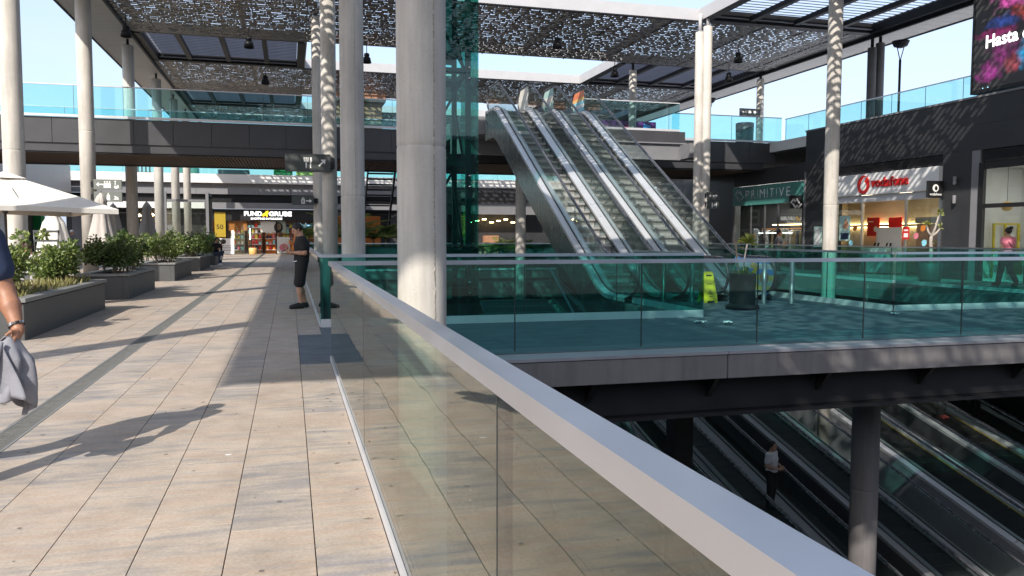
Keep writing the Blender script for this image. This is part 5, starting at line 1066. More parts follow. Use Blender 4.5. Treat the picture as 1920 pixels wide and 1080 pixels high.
# ================================================================== PLANTERS AND PLANTS
def planter(label, y0, y1, x1=-3.58, w=1.08, h=.59):
    x0 = x1-w; t = thing('planter', label, 'planter', ((x0+x1)/2, (y0+y1)/2, 0), 'dark concrete planters along the walkway')
    m = MB(); m.bbox(x1-.12, x1, y0, y1, .0, h-.075, .006); m.bbox(x0, x0+.12, y0, y1, 0, h-.075, .006); m.box(x0+.121, x1-.121, y0+.002, y0+.12, 0, h-.076); m.box(x0+.121, x1-.121, y1-.12, y1-.002, 0, h-.076)
    m.build('wall', 'planter', t); c = MB(); o = .035
    c.bbox(x1-.20, x1+o, y0-o, y1+o, h-.055, h, .006).bbox(x0-o, x0+.20, y0-o, y1+o, h-.055, h, .006).bbox(x0+.203, x1-.203, y0-o, y0+.2, h-.055, h, .006).bbox(x0+.203, x1-.203, y1-.2, y1+o, h-.055, h, .006)
    c.build('coping', 'coping', t)
    MB().box(x1-.13, x1-.012, y0+.02, y1-.02, h-.076, h-.056).build('shadow_gap', 'black', t)
    MB().box(x0+.121, x1-.121, y0+.121, y1-.121, .1, h-.09).build('soil', 'soil', t)
    return t
planter('dark planter nearest the camera, low dry plants along its edge', 12.5, 17.55)
planter('dark planter second along the walk, full of dark green bushes', 20.0, 23.7)
planter('dark planter third along the walk, yellowish bushes in it', 27.6, 32.2)
planter('dark planter fourth along the walk, before the seat with the man', 35.0, 39.4)
planter('farthest dark planter, the man in black sits on its end', 42.2, 46.4, h=.5)
RS = np.random.RandomState(11)
def leaf_cloud(centers, n, size, lo=.0, hi=.93, flowers=.012, curl=.35, seed=0, up=.3):
    """n leaves scattered in lobes (cx,cy,cz,r); each leaf is a folded blade of four points"""
    rs = np.random.RandomState(seed); C = np.array(centers); w = C[:, 3]**2; idx = rs.choice(len(C), n, p=w/w.sum())
    d = rs.normal(size=(n, 3)); d /= np.linalg.norm(d, axis=1)[:, None]; rad = (rs.rand(n)**.38)*(.78+.3*rs.rand(n))
    p = C[idx, :3]+d*(C[idx, 3]*rad)[:, None]*np.array([1, 1, .92])
    ax = d*.8+rs.normal(size=(n, 3))*.7; ax[:, 2] += up; ax /= np.linalg.norm(ax, axis=1)[:, None]
    sd = np.cross(ax, rs.normal(size=(n, 3))); sd /= np.linalg.norm(sd, axis=1)[:, None]; nn = np.cross(ax, sd)
    L_ = size*(.7+.6*rs.rand(n))[:, None]; Wd = L_*.30
    v = np.stack([p, p+ax*L_*.5+sd*Wd+nn*L_*.08, p+ax*L_-nn*L_*curl*.5, p+ax*L_*.5-sd*Wd+nn*L_*.08], 1).reshape(-1, 3)
    tone = np.clip(lo+(hi-lo)*(.55*rs.rand(n)+.45*rs.rand(len(C))[idx]), 0, .94); tone[rs.rand(n) < flowers] = 1.0
    mb = MB(); mb.v = [tuple(x) for x in v]; mb.f = [(4*i, 4*i+1, 4*i+2) if False else (4*i, 4*i+1, 4*i+2, 4*i+3) for i in range(n)]; mb.t = [float(t) for t in np.repeat(tone, 4)]; mb.sm = [False]*n
    return mb
def shrub(label, x, y, z0, r, h, m, seed, n=1500, size=.085, fl=.012, group='leafy bushes in the planters'):
    t = thing('leafy_bush', label, 'bush', (x, y, z0), group); rr = random.Random(seed)
    cs = []
    for k in range(6):
        a = rr.random()*6.28; q = .5+.5*rr.random(); cs.append((x+math.cos(a)*r*.75*q, y+math.sin(a)*r*.8*q, z0+h*rr.uniform(.55, 1.0), r*rr.uniform(.10, .2)))
    for k in range(10):
        a = rr.random()*6.28; q = rr.random()**.5; cs.append((x+math.cos(a)*r*.62*q, y+math.sin(a)*r*.62*q, z0+h*(.32+.5*rr.random()*(1-.35*q)), r*rr.uniform(.26, .46)))
    leaf_cloud(cs, n, size, seed=seed, flowers=fl).build('foliage', m, t, kind='stuff')
    s = MB()
    for k in range(7):
        c = cs[k]; s.tube([(x+rr.uniform(-.06, .06), y+rr.uniform(-.06, .06), z0-.1), ((x+c[0])/2, (y+c[1])/2, z0+h*.3), (c[0], c[1], c[2])], [.016, .011, .005], 5)
    s.build('branches', 'bark', t)
sx_ = -4.12
for i, (y, r, h, m, n, sz, lab) in enumerate([
    (13.5, .56, .98, 'leaf_light', 2600, .085, 'light green bush at the camera end of the nearest planter'),
    (16.45, .46, .93, 'leaf_light', 2400, .08, 'light green bush at the far end of the nearest planter, before the diners'),
    (20.75, .62, 1.02, 'leaf_dark', 2600, .085, 'dark green bush at the camera end of the second planter'),
    (22.0, .60, .92, 'leaf_dark', 2200, .085, 'dark green bush in the middle of the second planter'),
    (23.1, .58, 1.02, 'leaf_dark', 2200, .085, 'dark green bush at the far end of the second planter'),
    (28.4, .62, .9, 'leaf_light', 1800, .09, 'yellowish bush at the camera end of the third planter'),
    (29.8, .66, 1.0, 'leaf_light', 1800, .09, 'pale leaved bush in the middle of the third planter'),
    (31.3, .66, 1.06, 'leaf_dark', 1800, .09, 'taller bush at the far end of the third planter'),
    (35.9, .66, 1.0, 'leaf_dark', 1500, .10, 'dark bush at the camera end of the fourth planter'),
    (37.3, .6, 1.0, 'leaf_dark', 1500, .10, 'dark bush in the middle of the fourth planter'),
    (38.6, .66, .95, 'leaf_light', 1400, .10, 'light bush at the far end of the fourth planter'),
    (44.3, .6, 1.05, 'leaf_light', 1200, .10, 'light bush behind the seated man'),
    (45.6, .5, 1.3, 'leaf_dark', 1200, .10, 'round dark bush beside the seated man')]):
    shrub(lab, sx_+random.uniform(-.06, .06), y, .45 if i < 11 else .4, r*1.06, h*1.12, m, 100+i, n, sz)
# low dry ground plants in the first planter
rs = np.random.RandomState(5); mb = MB()
for k in range(2100):
    y = rs.uniform(12.8, 17.3); x = rs.uniform(-4.45, -3.74); a = rs.uniform(0, 6.28); l = rs.uniform(.08, .26)*(1 if y > 14 else .8); lean = rs.uniform(.1, .8)
    b = Vector((x, y, .5)); d = Vector((math.cos(a)*lean, math.sin(a)*lean, 1)).normalized(); s = d.cross(Vector((rs.normal(), rs.normal(), .2))).normalized()*rs.uniform(.006, .014)
    tn = float(np.clip(rs.rand(), 0, .94)) if rs.rand() > .06 else 1.0
    mb.add([b-s, b+s, b+d*l*.6+s*1.6, b+d*l, b+d*l*.6-s*1.6], [(0, 1, 2, 3, 4)], tn)
o = mb.build('low_plants', 'leaf_dry', None, kind='stuff')
def palm(label, x, y, z, n, l, seed, m='leaf_palm', droop=.55, name='palm_plant', stem=.3, group=None, rise=(.5, 1.3)):
    t = thing(name, label, 'plant', (x, y, z), group); rr = random.Random(seed); f = MB()
    if stem: MB().tube([(x, y, z-.1), (x+.01, y, z+stem)], [.05, .035], 8).build('stem', 'bark', t)
    for k in range(n):
        a = rr.random()*6.28; e = rr.uniform(*rise); L_ = l*rr.uniform(.75, 1.1); pts = []
        for q in range(8):
            u = q/7; el = e-droop*2*u*u; hd = L_*u*math.cos(e-droop*u); pts.append(Vector((x+math.cos(a)*hd, y+math.sin(a)*hd, z+stem+L_*(math.sin(e)*u-droop*u*u*.8))))
        tn = rr.uniform(.05, .9)
        f.tube(pts, [.008]*7+[.003], 3, tone=tn)
        for q in range(1, 8):
            for w in (0, .5):
                p = pts[q-1].lerp(pts[q], w); d = (pts[q]-pts[q-1]).normalized(); sd = d.cross(Vector((0, 0, 1))).normalized()
                for s in (-1, 1):
                    ll = L_*.30*math.sin(math.pi*(.12+.8*(q-1+w)/7)); tip = p+(sd*s*.8+d*.7+Vector((0, 0, -.15))).normalized()*ll; mid = p.lerp(tip, .5)+Vector((0, 0, .02)); hw = d*.018
                    f.add([p-hw, p+hw, mid+hw, tip, mid-hw], [(0, 1, 2, 3, 4)], min(.94, max(0, tn+rr.uniform(-.15, .15))))
    f.build('fronds', m, t, kind='stuff'); return t
pb = thing('planter_bed', 'long dark planter bed of palms behind the far balustrade', 'planter', (4, 35.2, 0)); MB().bbox(.9, 7.0, 34.5, 36.2, 0, 1.0, .01).build('wall', 'planter', pb); MB().box(1.0, 6.9, 34.6, 36.1, 1.001, 1.012).build('soil', 'soil', pb)
for i, (x, y, l) in enumerate([(1.7, 35, 1.3), (2.45, 35.3, 2.1), (2.95, 34.9, 1.3), (3.5, 35.3, 1.5), (4.0, 34.9, 1.2), (4.6, 35.2, 1.3), (5.4, 35.2, 1.2)]):
    palm('feathery green palm in the bed behind the far balustrade' if i != 1 else 'tallest feathery palm in the bed, before the orange hoarding', x, y, 1.0, 17, l, 50+i, 'leaf_light', group='palms in the far bed')
pb2 = thing('planter_bed', 'planter bed of ferns behind the far balustrade, beside the escalator flank', 'planter', (9.6, 35.2, 0)); MB().bbox(7.6, 11.2, 34.5, 36.0, 0, .6, .01).build('wall', 'planter', pb2)
for i, (x, l) in enumerate([(8.0, 1.0), (8.7, 1.2), (9.4, 1.4), (10.2, 1.1), (10.8, 1.0)]): palm('low green fern beside the column under the escalator flank', x, 35.0, .6, 16, l, 70+i, m='leaf_light', stem=.08, name='fern', group='ferns in the bed under the escalator flank')
# sunken green terrace seen through the dark glass
stp = thing('sunken_planter', 'low pale planter trough of shrubs down in the pit behind the dark glass', 'planter', (8.6, 37.5, -2.6)); MB().bbox(5.6, 12.8, 34.9, 36.6, -3.3, -2.35, .02).build('trough', 'render_white', stp)
rr = random.Random(3); leaf_cloud([(5.8+.35*k, 35.8+rr.uniform(-.4, .4), -2.05+rr.uniform(0, .35), .42) for k in range(20)], 3500, .16, seed=8).build('foliage', 'leaf_light', stp, kind='stuff')
# palm in pot beside the gift shop
pt = palm('potted palm with long fronds beside the gift shop, behind the man in black', .95, 44.0, .9, 16, 1.5, 91, stem=.5); MB().lathe([(.25, 0), (.32, .1), (.36, .85), (.33, .86), (.3, .8)], (.95, 44.0, 0), 20).build('pot', 'planter', pt)
# ------------------------------------------------------------------ plaza furniture by the escalators
pp = thing('black_plant_pot', 'tall black cylindrical pot with spiky plant at the escalator foot', 'plant pot', (8.86, 14.4, 0)); px_, py_ = 8.86, 14.4
MB().lathe([(.33, .0), (.34, .07), (.265, .10), (.26, .13), (.265, .70), (.27, .72), (.24, .72), (.23, .66)], (px_, py_, 0), 32).build('pot', 'rubber', pp); MB().lathe([(.01, .655), (.235, .66), (.235, .665), (.01, .668)], (px_, py_, 0), 20).build('soil', 'soil', pp)
def spiky(parent, c, n, l, seed, m):
    rr = random.Random(seed); f = MB()
    for k in range(n):
        a = rr.random()*6.28; e = rr.uniform(-.15, 1.45); d = Vector((math.cos(a)*math.cos(e), math.sin(a)*math.cos(e), math.sin(e))); L_ = l*rr.uniform(.7, 1.1); s = d.cross(Vector((0, 0, 1))).normalized()*.013 if abs(d.z) < .99 else Vector((.013, 0, 0))
        b = Vector(c); mid = b+d*L_*.55+Vector((0, 0, .01)); tip = b+d*L_-Vector((0, 0, L_*.12)); f.add([b-s*.6, b+s*.6, mid+s, tip, mid-s], [(0, 1, 2, 3, 4)], rr.uniform(.1, .93))
    f.build('leaves', m, parent, kind='stuff')
MB().tube([(px_-.05, py_, .6), (px_-.13, py_, .9), (px_-.17, py_, 1.3), (px_-.22, py_, 1.42)], [.022, .02, .018, .026], 7).build('cut_stem', 'bark', pp)
MB().tube([(px_+.02, py_, .6), (px_, py_-.03, .85), (px_+.03, py_-.02, 1.1), (px_+.09, py_, 1.32)], [.02, .016, .014, .018], 7).build('stem', 'bark_pale', pp)
spiky(pp, (px_+.1, py_, 1.34), 60, .26, 1, 'leaf_yellow'); spiky(pp, (px_-.02, py_-.02, .68), 30, .24, 2, 'leaf_palm'); 
leaf_cloud([(px_+.02, py_-.05, .74, .09)], 60, .07, seed=3).build('low_leaves', 'leaf_palm', pp, kind='stuff')
for i, (x, y) in enumerate([(7.5, 15.2), (8.1, 15.1), (9.95, 15.3), (10.5, 15.1)]):
    solo('steel_bollard', MB().lathe([(.062, 0), (.062, .02), (.05, .025), (.05, .93), (.044, .95), (.01, .955)], (x, y, 0), 20), 'bollard', ['brushed steel bollard behind the teal glass, before the first escalator', 'brushed steel bollard behind the teal glass, farther from the camera', 'brushed steel bollard just right of the black plant pot', 'brushed steel bollard right of the poster, beside the right void'][i], 'bollard', 'steel bollards at the escalator foot', (x, y, 0))
wf = thing('wet_floor_sign', 'yellow folding wet floor sign standing at the end of the dark glass', 'sign', (8.95, 15.95, 0))
for s in (-1, 1):
    c = Vector((8.95, 15.95, 0)); mm = Matrix.Rotation(R(12*s), 3, 'X')
    k = [(-.17, 0), (-.1, 0), (-.08, .05), (.08, .05), (.1, 0), (.17, 0), (.11, .68), (.09, .70), (-.09, .70), (-.11, .68)]
    o_ = c+Vector((0, -s*-.15, 0)); o_ = c+Vector((0, s*.15, 0)); v_ = Vector((0, -s*.15/.7, 1)).normalized()
    MB().plate(k, o_, (1, 0, 0), v_, -.02).build('leaf_board', 'yellow', wf)
    if s < 0:
        f_ = o_+Vector((0, -.004, 0)); MB().plate([(-.06, .2), (.06, .2), (.0, .31)], f_, (1, 0, 0), v_, .003).build('warning_triangle', 'black', wf); MB().plate([(-.043, .208), (.043, .208), (0, .293)], f_-Vector((0, .0035, 0)), (1, 0, 0), v_, .002).build('warning_field', 'yellow', wf)
        MB().plate([(-.02, .215), (.0, .235), (-.005, .26), (.01, .265), (.015, .235), (.025, .215)], f_-Vector((0, .006, 0)), (1, 0, 0), v_, .002).plate([(-.06, .42), (.06, .42), (.06, .435), (-.06, .435)], f_, (1, 0, 0), v_, .002).plate([(-.04, .14), (.04, .14), (.04, .152), (-.04, .152)], f_, (1, 0, 0), v_, .002).plate([(-.075, .60), (.075, .60), (.06, .635), (-.06, .635)], f_, (1, 0, 0), v_, .002).build('print', 'black', wf)
for i, (x, y, a, lab) in enumerate([(6.7, 12.2, .3, 'small crumpled paper on the bridge floor below the yellow sign'), (7.06, 11.9, 1.2, 'white paper scrap on the bridge floor before the plant pot'), (11.0, 12.6, .5, 'white crumpled tissue on the bridge floor at the corner of the right void')]):
    rs = np.random.RandomState(i+3); m = MB(); g = 5; vs = [(x+(u/(g-1)-.5)*.22*math.cos(a)-(v/(g-1)-.5)*.14*math.sin(a), y+(u/(g-1)-.5)*.22*math.sin(a)+(v/(g-1)-.5)*.14*math.cos(a), .006+rs.rand()*.05) for u in range(g) for v in range(g)]
    m.add(vs, [(u*g+v, (u+1)*g+v, (u+1)*g+v+1, u*g+v+1) for u in range(g-1) for v in range(g-1)]); solo('paper_scrap', m, 'white', lab, 'paper', 'papers on the bridge floor', (x, y, 0))
# bare frangipani in a tub by the phone shop
fr_ = thing('frangipani', 'bare pale branched shrub in a tub before the black pier beside the phone shop', 'plant', (20.4, 21.8, 0)); fx, fy = 20.4, 21.8
MB().lathe([(.30, 0), (.34, .1), (.38, .6), (.35, .62), (.32, .55)], (fx, fy, 0), 22).build('tub', 'planter', fr_)
m = MB(); m.tube([(fx, fy, .5), (fx+.02, fy, .9), (fx-.01, fy, 1.3), (fx, fy, 1.5)], [.07, .06, .055, .05], 8)
for tip in ((-.12, .1, 1.85), (.22, 0, 2.0), (.30, -.05, 1.75), (.34, .05, 2.25)): m.tube([(fx, fy, 1.48), (fx+tip[0]*.6, fy+tip[1]*.6, 1.48+(tip[2]-1.48)*.45), (fx+tip[0], fy+tip[1], tip[2])], [.048, .036, .028], 7)
m.build('trunk', 'bark_pale', fr_)
leaf_cloud([(fx+.34, fy, 2.28, .09), (fx-.12, fy+.1, 1.88, .07), (fx+.30, fy-.05, 1.8, .07), (fx+.05, fy, 1.3, .06)], 60, .11, seed=4).build('leaves', 'leaf_yellow', fr_, kind='stuff')
# ------------------------------------------------------------------ parasols and cafe
def open_parasol(label, x, y, half, ze, za, rz):
    t = thing('parasol', label, 'parasol', (x, y, 0)); m = MB(); n = 14
    c, s = math.cos(rz), math.sin(rz)
    def P(u, v, z): return (x+u*c-v*s, y+u*s+v*c, z)
    for k in range(4):
        a = k*math.pi/2; ca, sa = math.cos(a), math.sin(a); rows = []
        for i in range(n+1):
            r = i/n; row = []
            for j in range(9):
                w = j/8*2-1; hw = half*r; sag = -.05*math.sin(math.pi*r)*(1-abs(w))-(.055*(1-w*w)*r if i == n else .03*(1-w*w)*r)*-1*.6
                z = za-(za-ze)*(r**1.06)+sag*(1-w*w); u, v = hw*1.0, hw*w; row.append(P(u*ca-v*sa, u*sa+v*ca, z))
            rows.append(row)
        vs = [p for r_ in rows for p in r_]; m.add(vs, [(i*9+j, i*9+j+1, i*9+9+j+1, i*9+9+j) for i in range(n) for j in range(8)], None, True)
        vv = [Vector(p) for p in rows[-1]]; m.add([tuple(p) for p in vv]+[(p.x, p.y, p.z-.10) for p in vv], [(j, j+1, 10+j, 9+j) for j in range(8)])
    m.build('canopy_cloth', 'parasol', t)
    cap = MB(); w = half*.2
    cap.add([P(-w, -w, za-.10), P(w, -w, za-.10), P(w, w, za-.10), P(-w, w, za-.10), P(0, 0, za+.06)], [(0, 1, 4), (1, 2, 4), (2, 3, 4), (3, 0, 4)]); cap.build('vent_cap', 'parasol', t)
    MB().tube([(x, y, 0), (x, y, za+.02)], .028, 10).build('pole', 'chair_grey', t)
    hz = ze+.10
    for k in range(8):
        a = k*math.pi/4; rr_ = half*(1.40 if k % 2 else .98); q = P(math.cos(a)*rr_, math.sin(a)*rr_, ze-.01); g = P(math.cos(a)*rr_*.45, math.sin(a)*rr_*.45, za-(za-ze)*.45-.05)
        MB().bar(P(0, 0, za-.05), q, .018, .03).bar(P(0, 0, hz-.12), g, .016, .024).build('rib', 'chair_grey', t)
    MB().lathe([(.05, hz-.18), (.06, hz-.15), (.06, hz-.07), (.05, hz-.04)], (x, y, 0), 12).build('hub', 'chair_grey', t)
    MB().bbox(x-.3, x+.3, y-.3, y+.3, 0, .09, .02).build('base', 'planter', t); return t
open_parasol('large cream open parasol over the cafe tables behind the nearest planter', -5.9, 19.6, 1.75, 2.02, 2.78, R(28))
def closed_parasol(label, x, y, h, r, m, g='closed parasols of the cafe'):
    t = thing('closed_parasol', label, 'parasol', (x, y, 0), g); ph = random.random()*6
    MB().lathe([(r, .62), (r*.98, .9), (r*.82, 1.4), (r*.6, 1.9), (r*.36, h-.35), (r*.42, h-.28), (r*.22, h-.1), (.03, h)], (x, y, 0), 44, fold=lambda a, z: 1+.16*math.sin(7*a+ph)*(1-z/h*.7)+.06*math.sin(16*a+z*2)).build('folded_cloth', m, t)
    MB().tube([(x, y, 0), (x, y, h+.05)], .026, 8).build('pole', 'chair_grey', t); MB().bbox(x-.25, x+.25, y-.25, y+.25, 0, .08, .02).build('base', 'planter', t)
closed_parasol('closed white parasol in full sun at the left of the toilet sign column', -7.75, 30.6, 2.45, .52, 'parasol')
closed_parasol('closed shaded parasol right below the toilet signs', -6.35, 31.0, 2.95, .48, 'parasol_shaded')
closed_parasol('closed shaded parasol at the left of the brownish column', -8.0, 41.5, 2.95, .55, 'parasol_shaded')
closed_parasol('closed shaded parasol at the right of the brownish column', -6.7, 42.5, 3.1, .5, 'parasol_shaded')
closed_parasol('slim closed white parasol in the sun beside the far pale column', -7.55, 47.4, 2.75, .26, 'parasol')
def chair(label, x, y, rz, m='wicker', high=0.0, group='cafe chairs'):
    t = thing('cafe_chair', label, 'chair', (x, y, 0), group); z = .45+high
    MB().bbox(-.23, .23, -.22, .22, z-.05, z, .02).build('seat', m, t, world=False)
    for k in range(4): MB().tube([(-.24, .22-.02*abs(0), z+.06+k*.1), (-.17, .27, z+.07+k*.1), (0, .29, z+.08+k*.1), (.17, .27, z+.07+k*.1), (.24, .22, z+.06+k*.1)], .030, 7).build('back_rail', m, t, world=False)
    for sx in (-1, 1):
        for sy in (-1, 1): MB().tube([(sx*.2, sy*.19, z-.05), (sx*.23, sy*.23, 0)], .018, 6).build('leg', 'chair_grey', t, world=False)
        MB().tube([(sx*.22, .22, z-.03), (sx*.24, .25, z+.42)], .016, 6).build('upright', 'chair_grey', t, world=False)
    t.rotation_euler = (0, 0, rz); return t
def table(label, x, y, m='table_wood', group='cafe tables'):
    t = thing('cafe_table', label, 'table', (x, y, 0), group); MB().bbox(x-.4, x+.4, y-.4, y+.4, .70, .74, .01).build('top', m, t); MB().tube([(x, y, .02), (x, y, .7)], .035, 8).build('pedestal', 'chair_grey', t); MB().lathe([(.26, 0), (.25, .025), (.05, .04)], (x, y, 0), 18).build('foot', 'chair_grey', t)
table('brown cafe table behind the far end of the nearest planter', -5.25, 19.1); table('brown cafe table under the open parasol', -6.9, 19.5); table('brown cafe table beside the second planter', -5.6, 22.6)
chair('wicker chair seen between the two bushes of the nearest planter', -5.45, 18.3, R(170)); chair('wicker chair of the dark haired diner', -5.95, 17.55, R(100)); chair('wicker chair beside the second planter', -5.0, 20.0, R(-10)); chair('wicker chair under the open parasol', -6.9, 20.4, 0); chair('wicker chair at the table by the sunlit column', -6.3, 22.7, R(90))
hc = thing('high_chair', 'grey high chair standing behind the second planter', 'chair', (-7.1, 26.9, 0))
for sx in (-1, 1):
    for sy in (-1, 1): MB().tube([(-7.1+sx*.33, 26.9+sy*.3, 0), (-7.1+sx*.27, 26.9+sy*.2, .95)], .025, 6).build('leg', 'chair_grey', hc)
    MB().tube([(-7.1+sx*.30, 27.1, .95), (-7.1+sx*.34, 27.16, 1.62)], .025, 6).build('upright', 'chair_grey', hc)
for z in (1.05, 1.3, 1.58): MB().bar((-7.43, 27.12, z), (-6.77, 27.12, z), .03, .07).build('back_slat', 'chair_grey', hc)
MB().bbox(-7.4, -6.8, 26.65, 27.1, .92, .97, .01).build('seat', 'chair_grey', hc)
# ================================================================== PEOPLE
def surface_net(F, org, h):
    """closed surface of the field F<0 on a grid (numpy surface nets)"""
    s = F < 0; nx, ny, nz = F.shape
    cnt = np.zeros((nx-1, ny-1, nz-1), np.int8); acc = np.zeros((nx-1, ny-1, nz-1, 3)); num = np.zeros((nx-1, ny-1, nz-1))
    for ax in range(3):
        a = [slice(None)]*3; b = [slice(None)]*3; a[ax] = slice(0, -1); b[ax] = slice(1, None)
        fa, fb = F[tuple(a)], F[tuple(b)]; cr = (fa < 0) != (fb < 0); t = np.where(cr, fa/(fa-fb+1e-12), 0)
        o1, o2 = [k for k in range(3) if k != ax]
        for d1 in (0, 1):
            for d2 in (0, 1):
                sl = [slice(None)]*3
                sl[o1] = slice(d1, (nx, ny, nz)[o1]-1+d1); sl[o2] = slice(d2, (nx, ny, nz)[o2]-1+d2)
                c = cr[tuple(sl)]; num += c; v = np.zeros(c.shape+(3,)); v[..., ax] = t[tuple(sl)]; v[..., o1] = d1; v[..., o2] = d2; acc += v*c[..., None]
    act = num > 0; idx = -np.ones(act.shape, int); idx[act] = np.arange(act.sum())
    ii = np.argwhere(act); V = (ii+acc[act]/num[act][:, None])*h+org
    fs = []
    for ax in range(3):
        a = [slice(None)]*3; b = [slice(None)]*3; a[ax] = slice(0, -1); b[ax] = slice(1, None)
        sa, sb = s[tuple(a)], s[tuple(b)]; o1, o2 = [k for k in range(3) if k != ax]
        q = np.argwhere(sa != sb); q = q[(q[:, o1] > 0) & (q[:, o2] > 0) & (q[:, o1] < F.shape[o1]-1) & (q[:, o2] < F.shape[o2]-1)]
        if not len(q): continue
        e1 = np.zeros(3, int); e1[o1] = 1; e2 = np.zeros(3, int); e2[o2] = 1
        g = lambda w: idx[tuple((q-w).T)]
        quad = np.stack([g(0*e1), g(e1), g(e1+e2), g(e2)], 1); flip = sa[tuple(q.T)] if ax != 1 else ~sa[tuple(q.T)]
        quad[flip] = quad[flip][:, ::-1]; fs.append(quad)
    return V, np.concatenate(fs)
def sdf(prims, lo, hi, h, k=.03, cut=None):
    """smooth union of round cones ('c',a,b,ra,rb), ellipsoids ('e',c,(rx,ry,rz),rot); cut = list of half spaces (point, normal) kept where (p-pt).n<0"""
    n = np.ceil((np.array(hi)-lo)/h).astype(int)+1; g = [np.arange(m)*h+l for m, l in zip(n, lo)]; X, Y, Z = np.meshgrid(*g, indexing='ij'); P = np.stack([X, Y, Z], -1); F = None
    for p in prims:
        kk = k
        if p[0] == 'c':
            a, b = np.array(p[1], float), np.array(p[2], float); ba = b-a; t = np.clip(((P-a)@ba)/max(ba@ba, 1e-9), 0, 1); d = np.linalg.norm(P-a-t[..., None]*ba, axis=-1)-(p[3]+(p[4]-p[3])*t)
            if len(p) > 5: kk = p[5]
        else:
            q = P-np.array(p[1]); 
            if len(p) > 3 and p[3] is not None: q = q@np.array(p[3])
            r = np.array(p[2]); l = np.linalg.norm(q/r, axis=-1); d = (l-1)*r.min()*.5+(l-1)*l*np.minimum(1, .5)*r.mean()/np.maximum(l, .3)*1.0
            if len(p) > 4: kk = p[4]
        if F is None: F = d
        else: hh = np.clip(.5+.5*(d-F)/kk, 0, 1); F = d*hh*0+(F*hh+d*(1-hh))-kk*hh*(1-hh)
    for c in cut or ():
        F = np.maximum(F, (P-np.array(c[0]))@np.array(c[1], float))
    F[0] = F[-1] = 1; F[:, 0] = F[:, -1] = 1; F[:, :, 0] = F[:, :, -1] = 1
    return surface_net(F, np.array(lo, float), h)
def net_object(name, meshes, m, parent, kind=None):
    vs, fs, k = [], [], 0
    for V, Q in meshes: vs.append(V); fs.append(Q+k); k += len(V)
    V = np.concatenate(vs); Q = np.concatenate(fs); me = bpy.data.meshes.new(name); me.from_pydata(V.tolist(), [], Q.tolist()); me.polygons.foreach_set('use_smooth', [True]*len(Q)); me.materials.append(M[m]); me.update()
    o = bpy.data.objects.new(name, me); COL.objects.link(o); o.parent = parent; return o
STAND = dict(ank=((.09, .03, .09), (-.09, .03, .09)), toe=((.11, -.15, .035), (-.11, -.15, .035)), knee=((.095, -.01, .49), (-.095, -.01, .49)), hip=((.088, 0, .93), (-.088, 0, .93)),
    pel=(0, 0, .98), waist=(0, 0, 1.10), chest=(0, .005, 1.28), neck=(0, .02, 1.46), head=(0, -.01, 1.62), sho=((.18, .015, 1.41), (-.18, .015, 1.41)), elb=((.23, .04, 1.12), (-.23, .04, 1.12)), wri=((.25, -.06, .88), (-.25, -.06, .88)), hand=((.25, -.11, .79), (-.25, -.11, .79)), nod=.0)
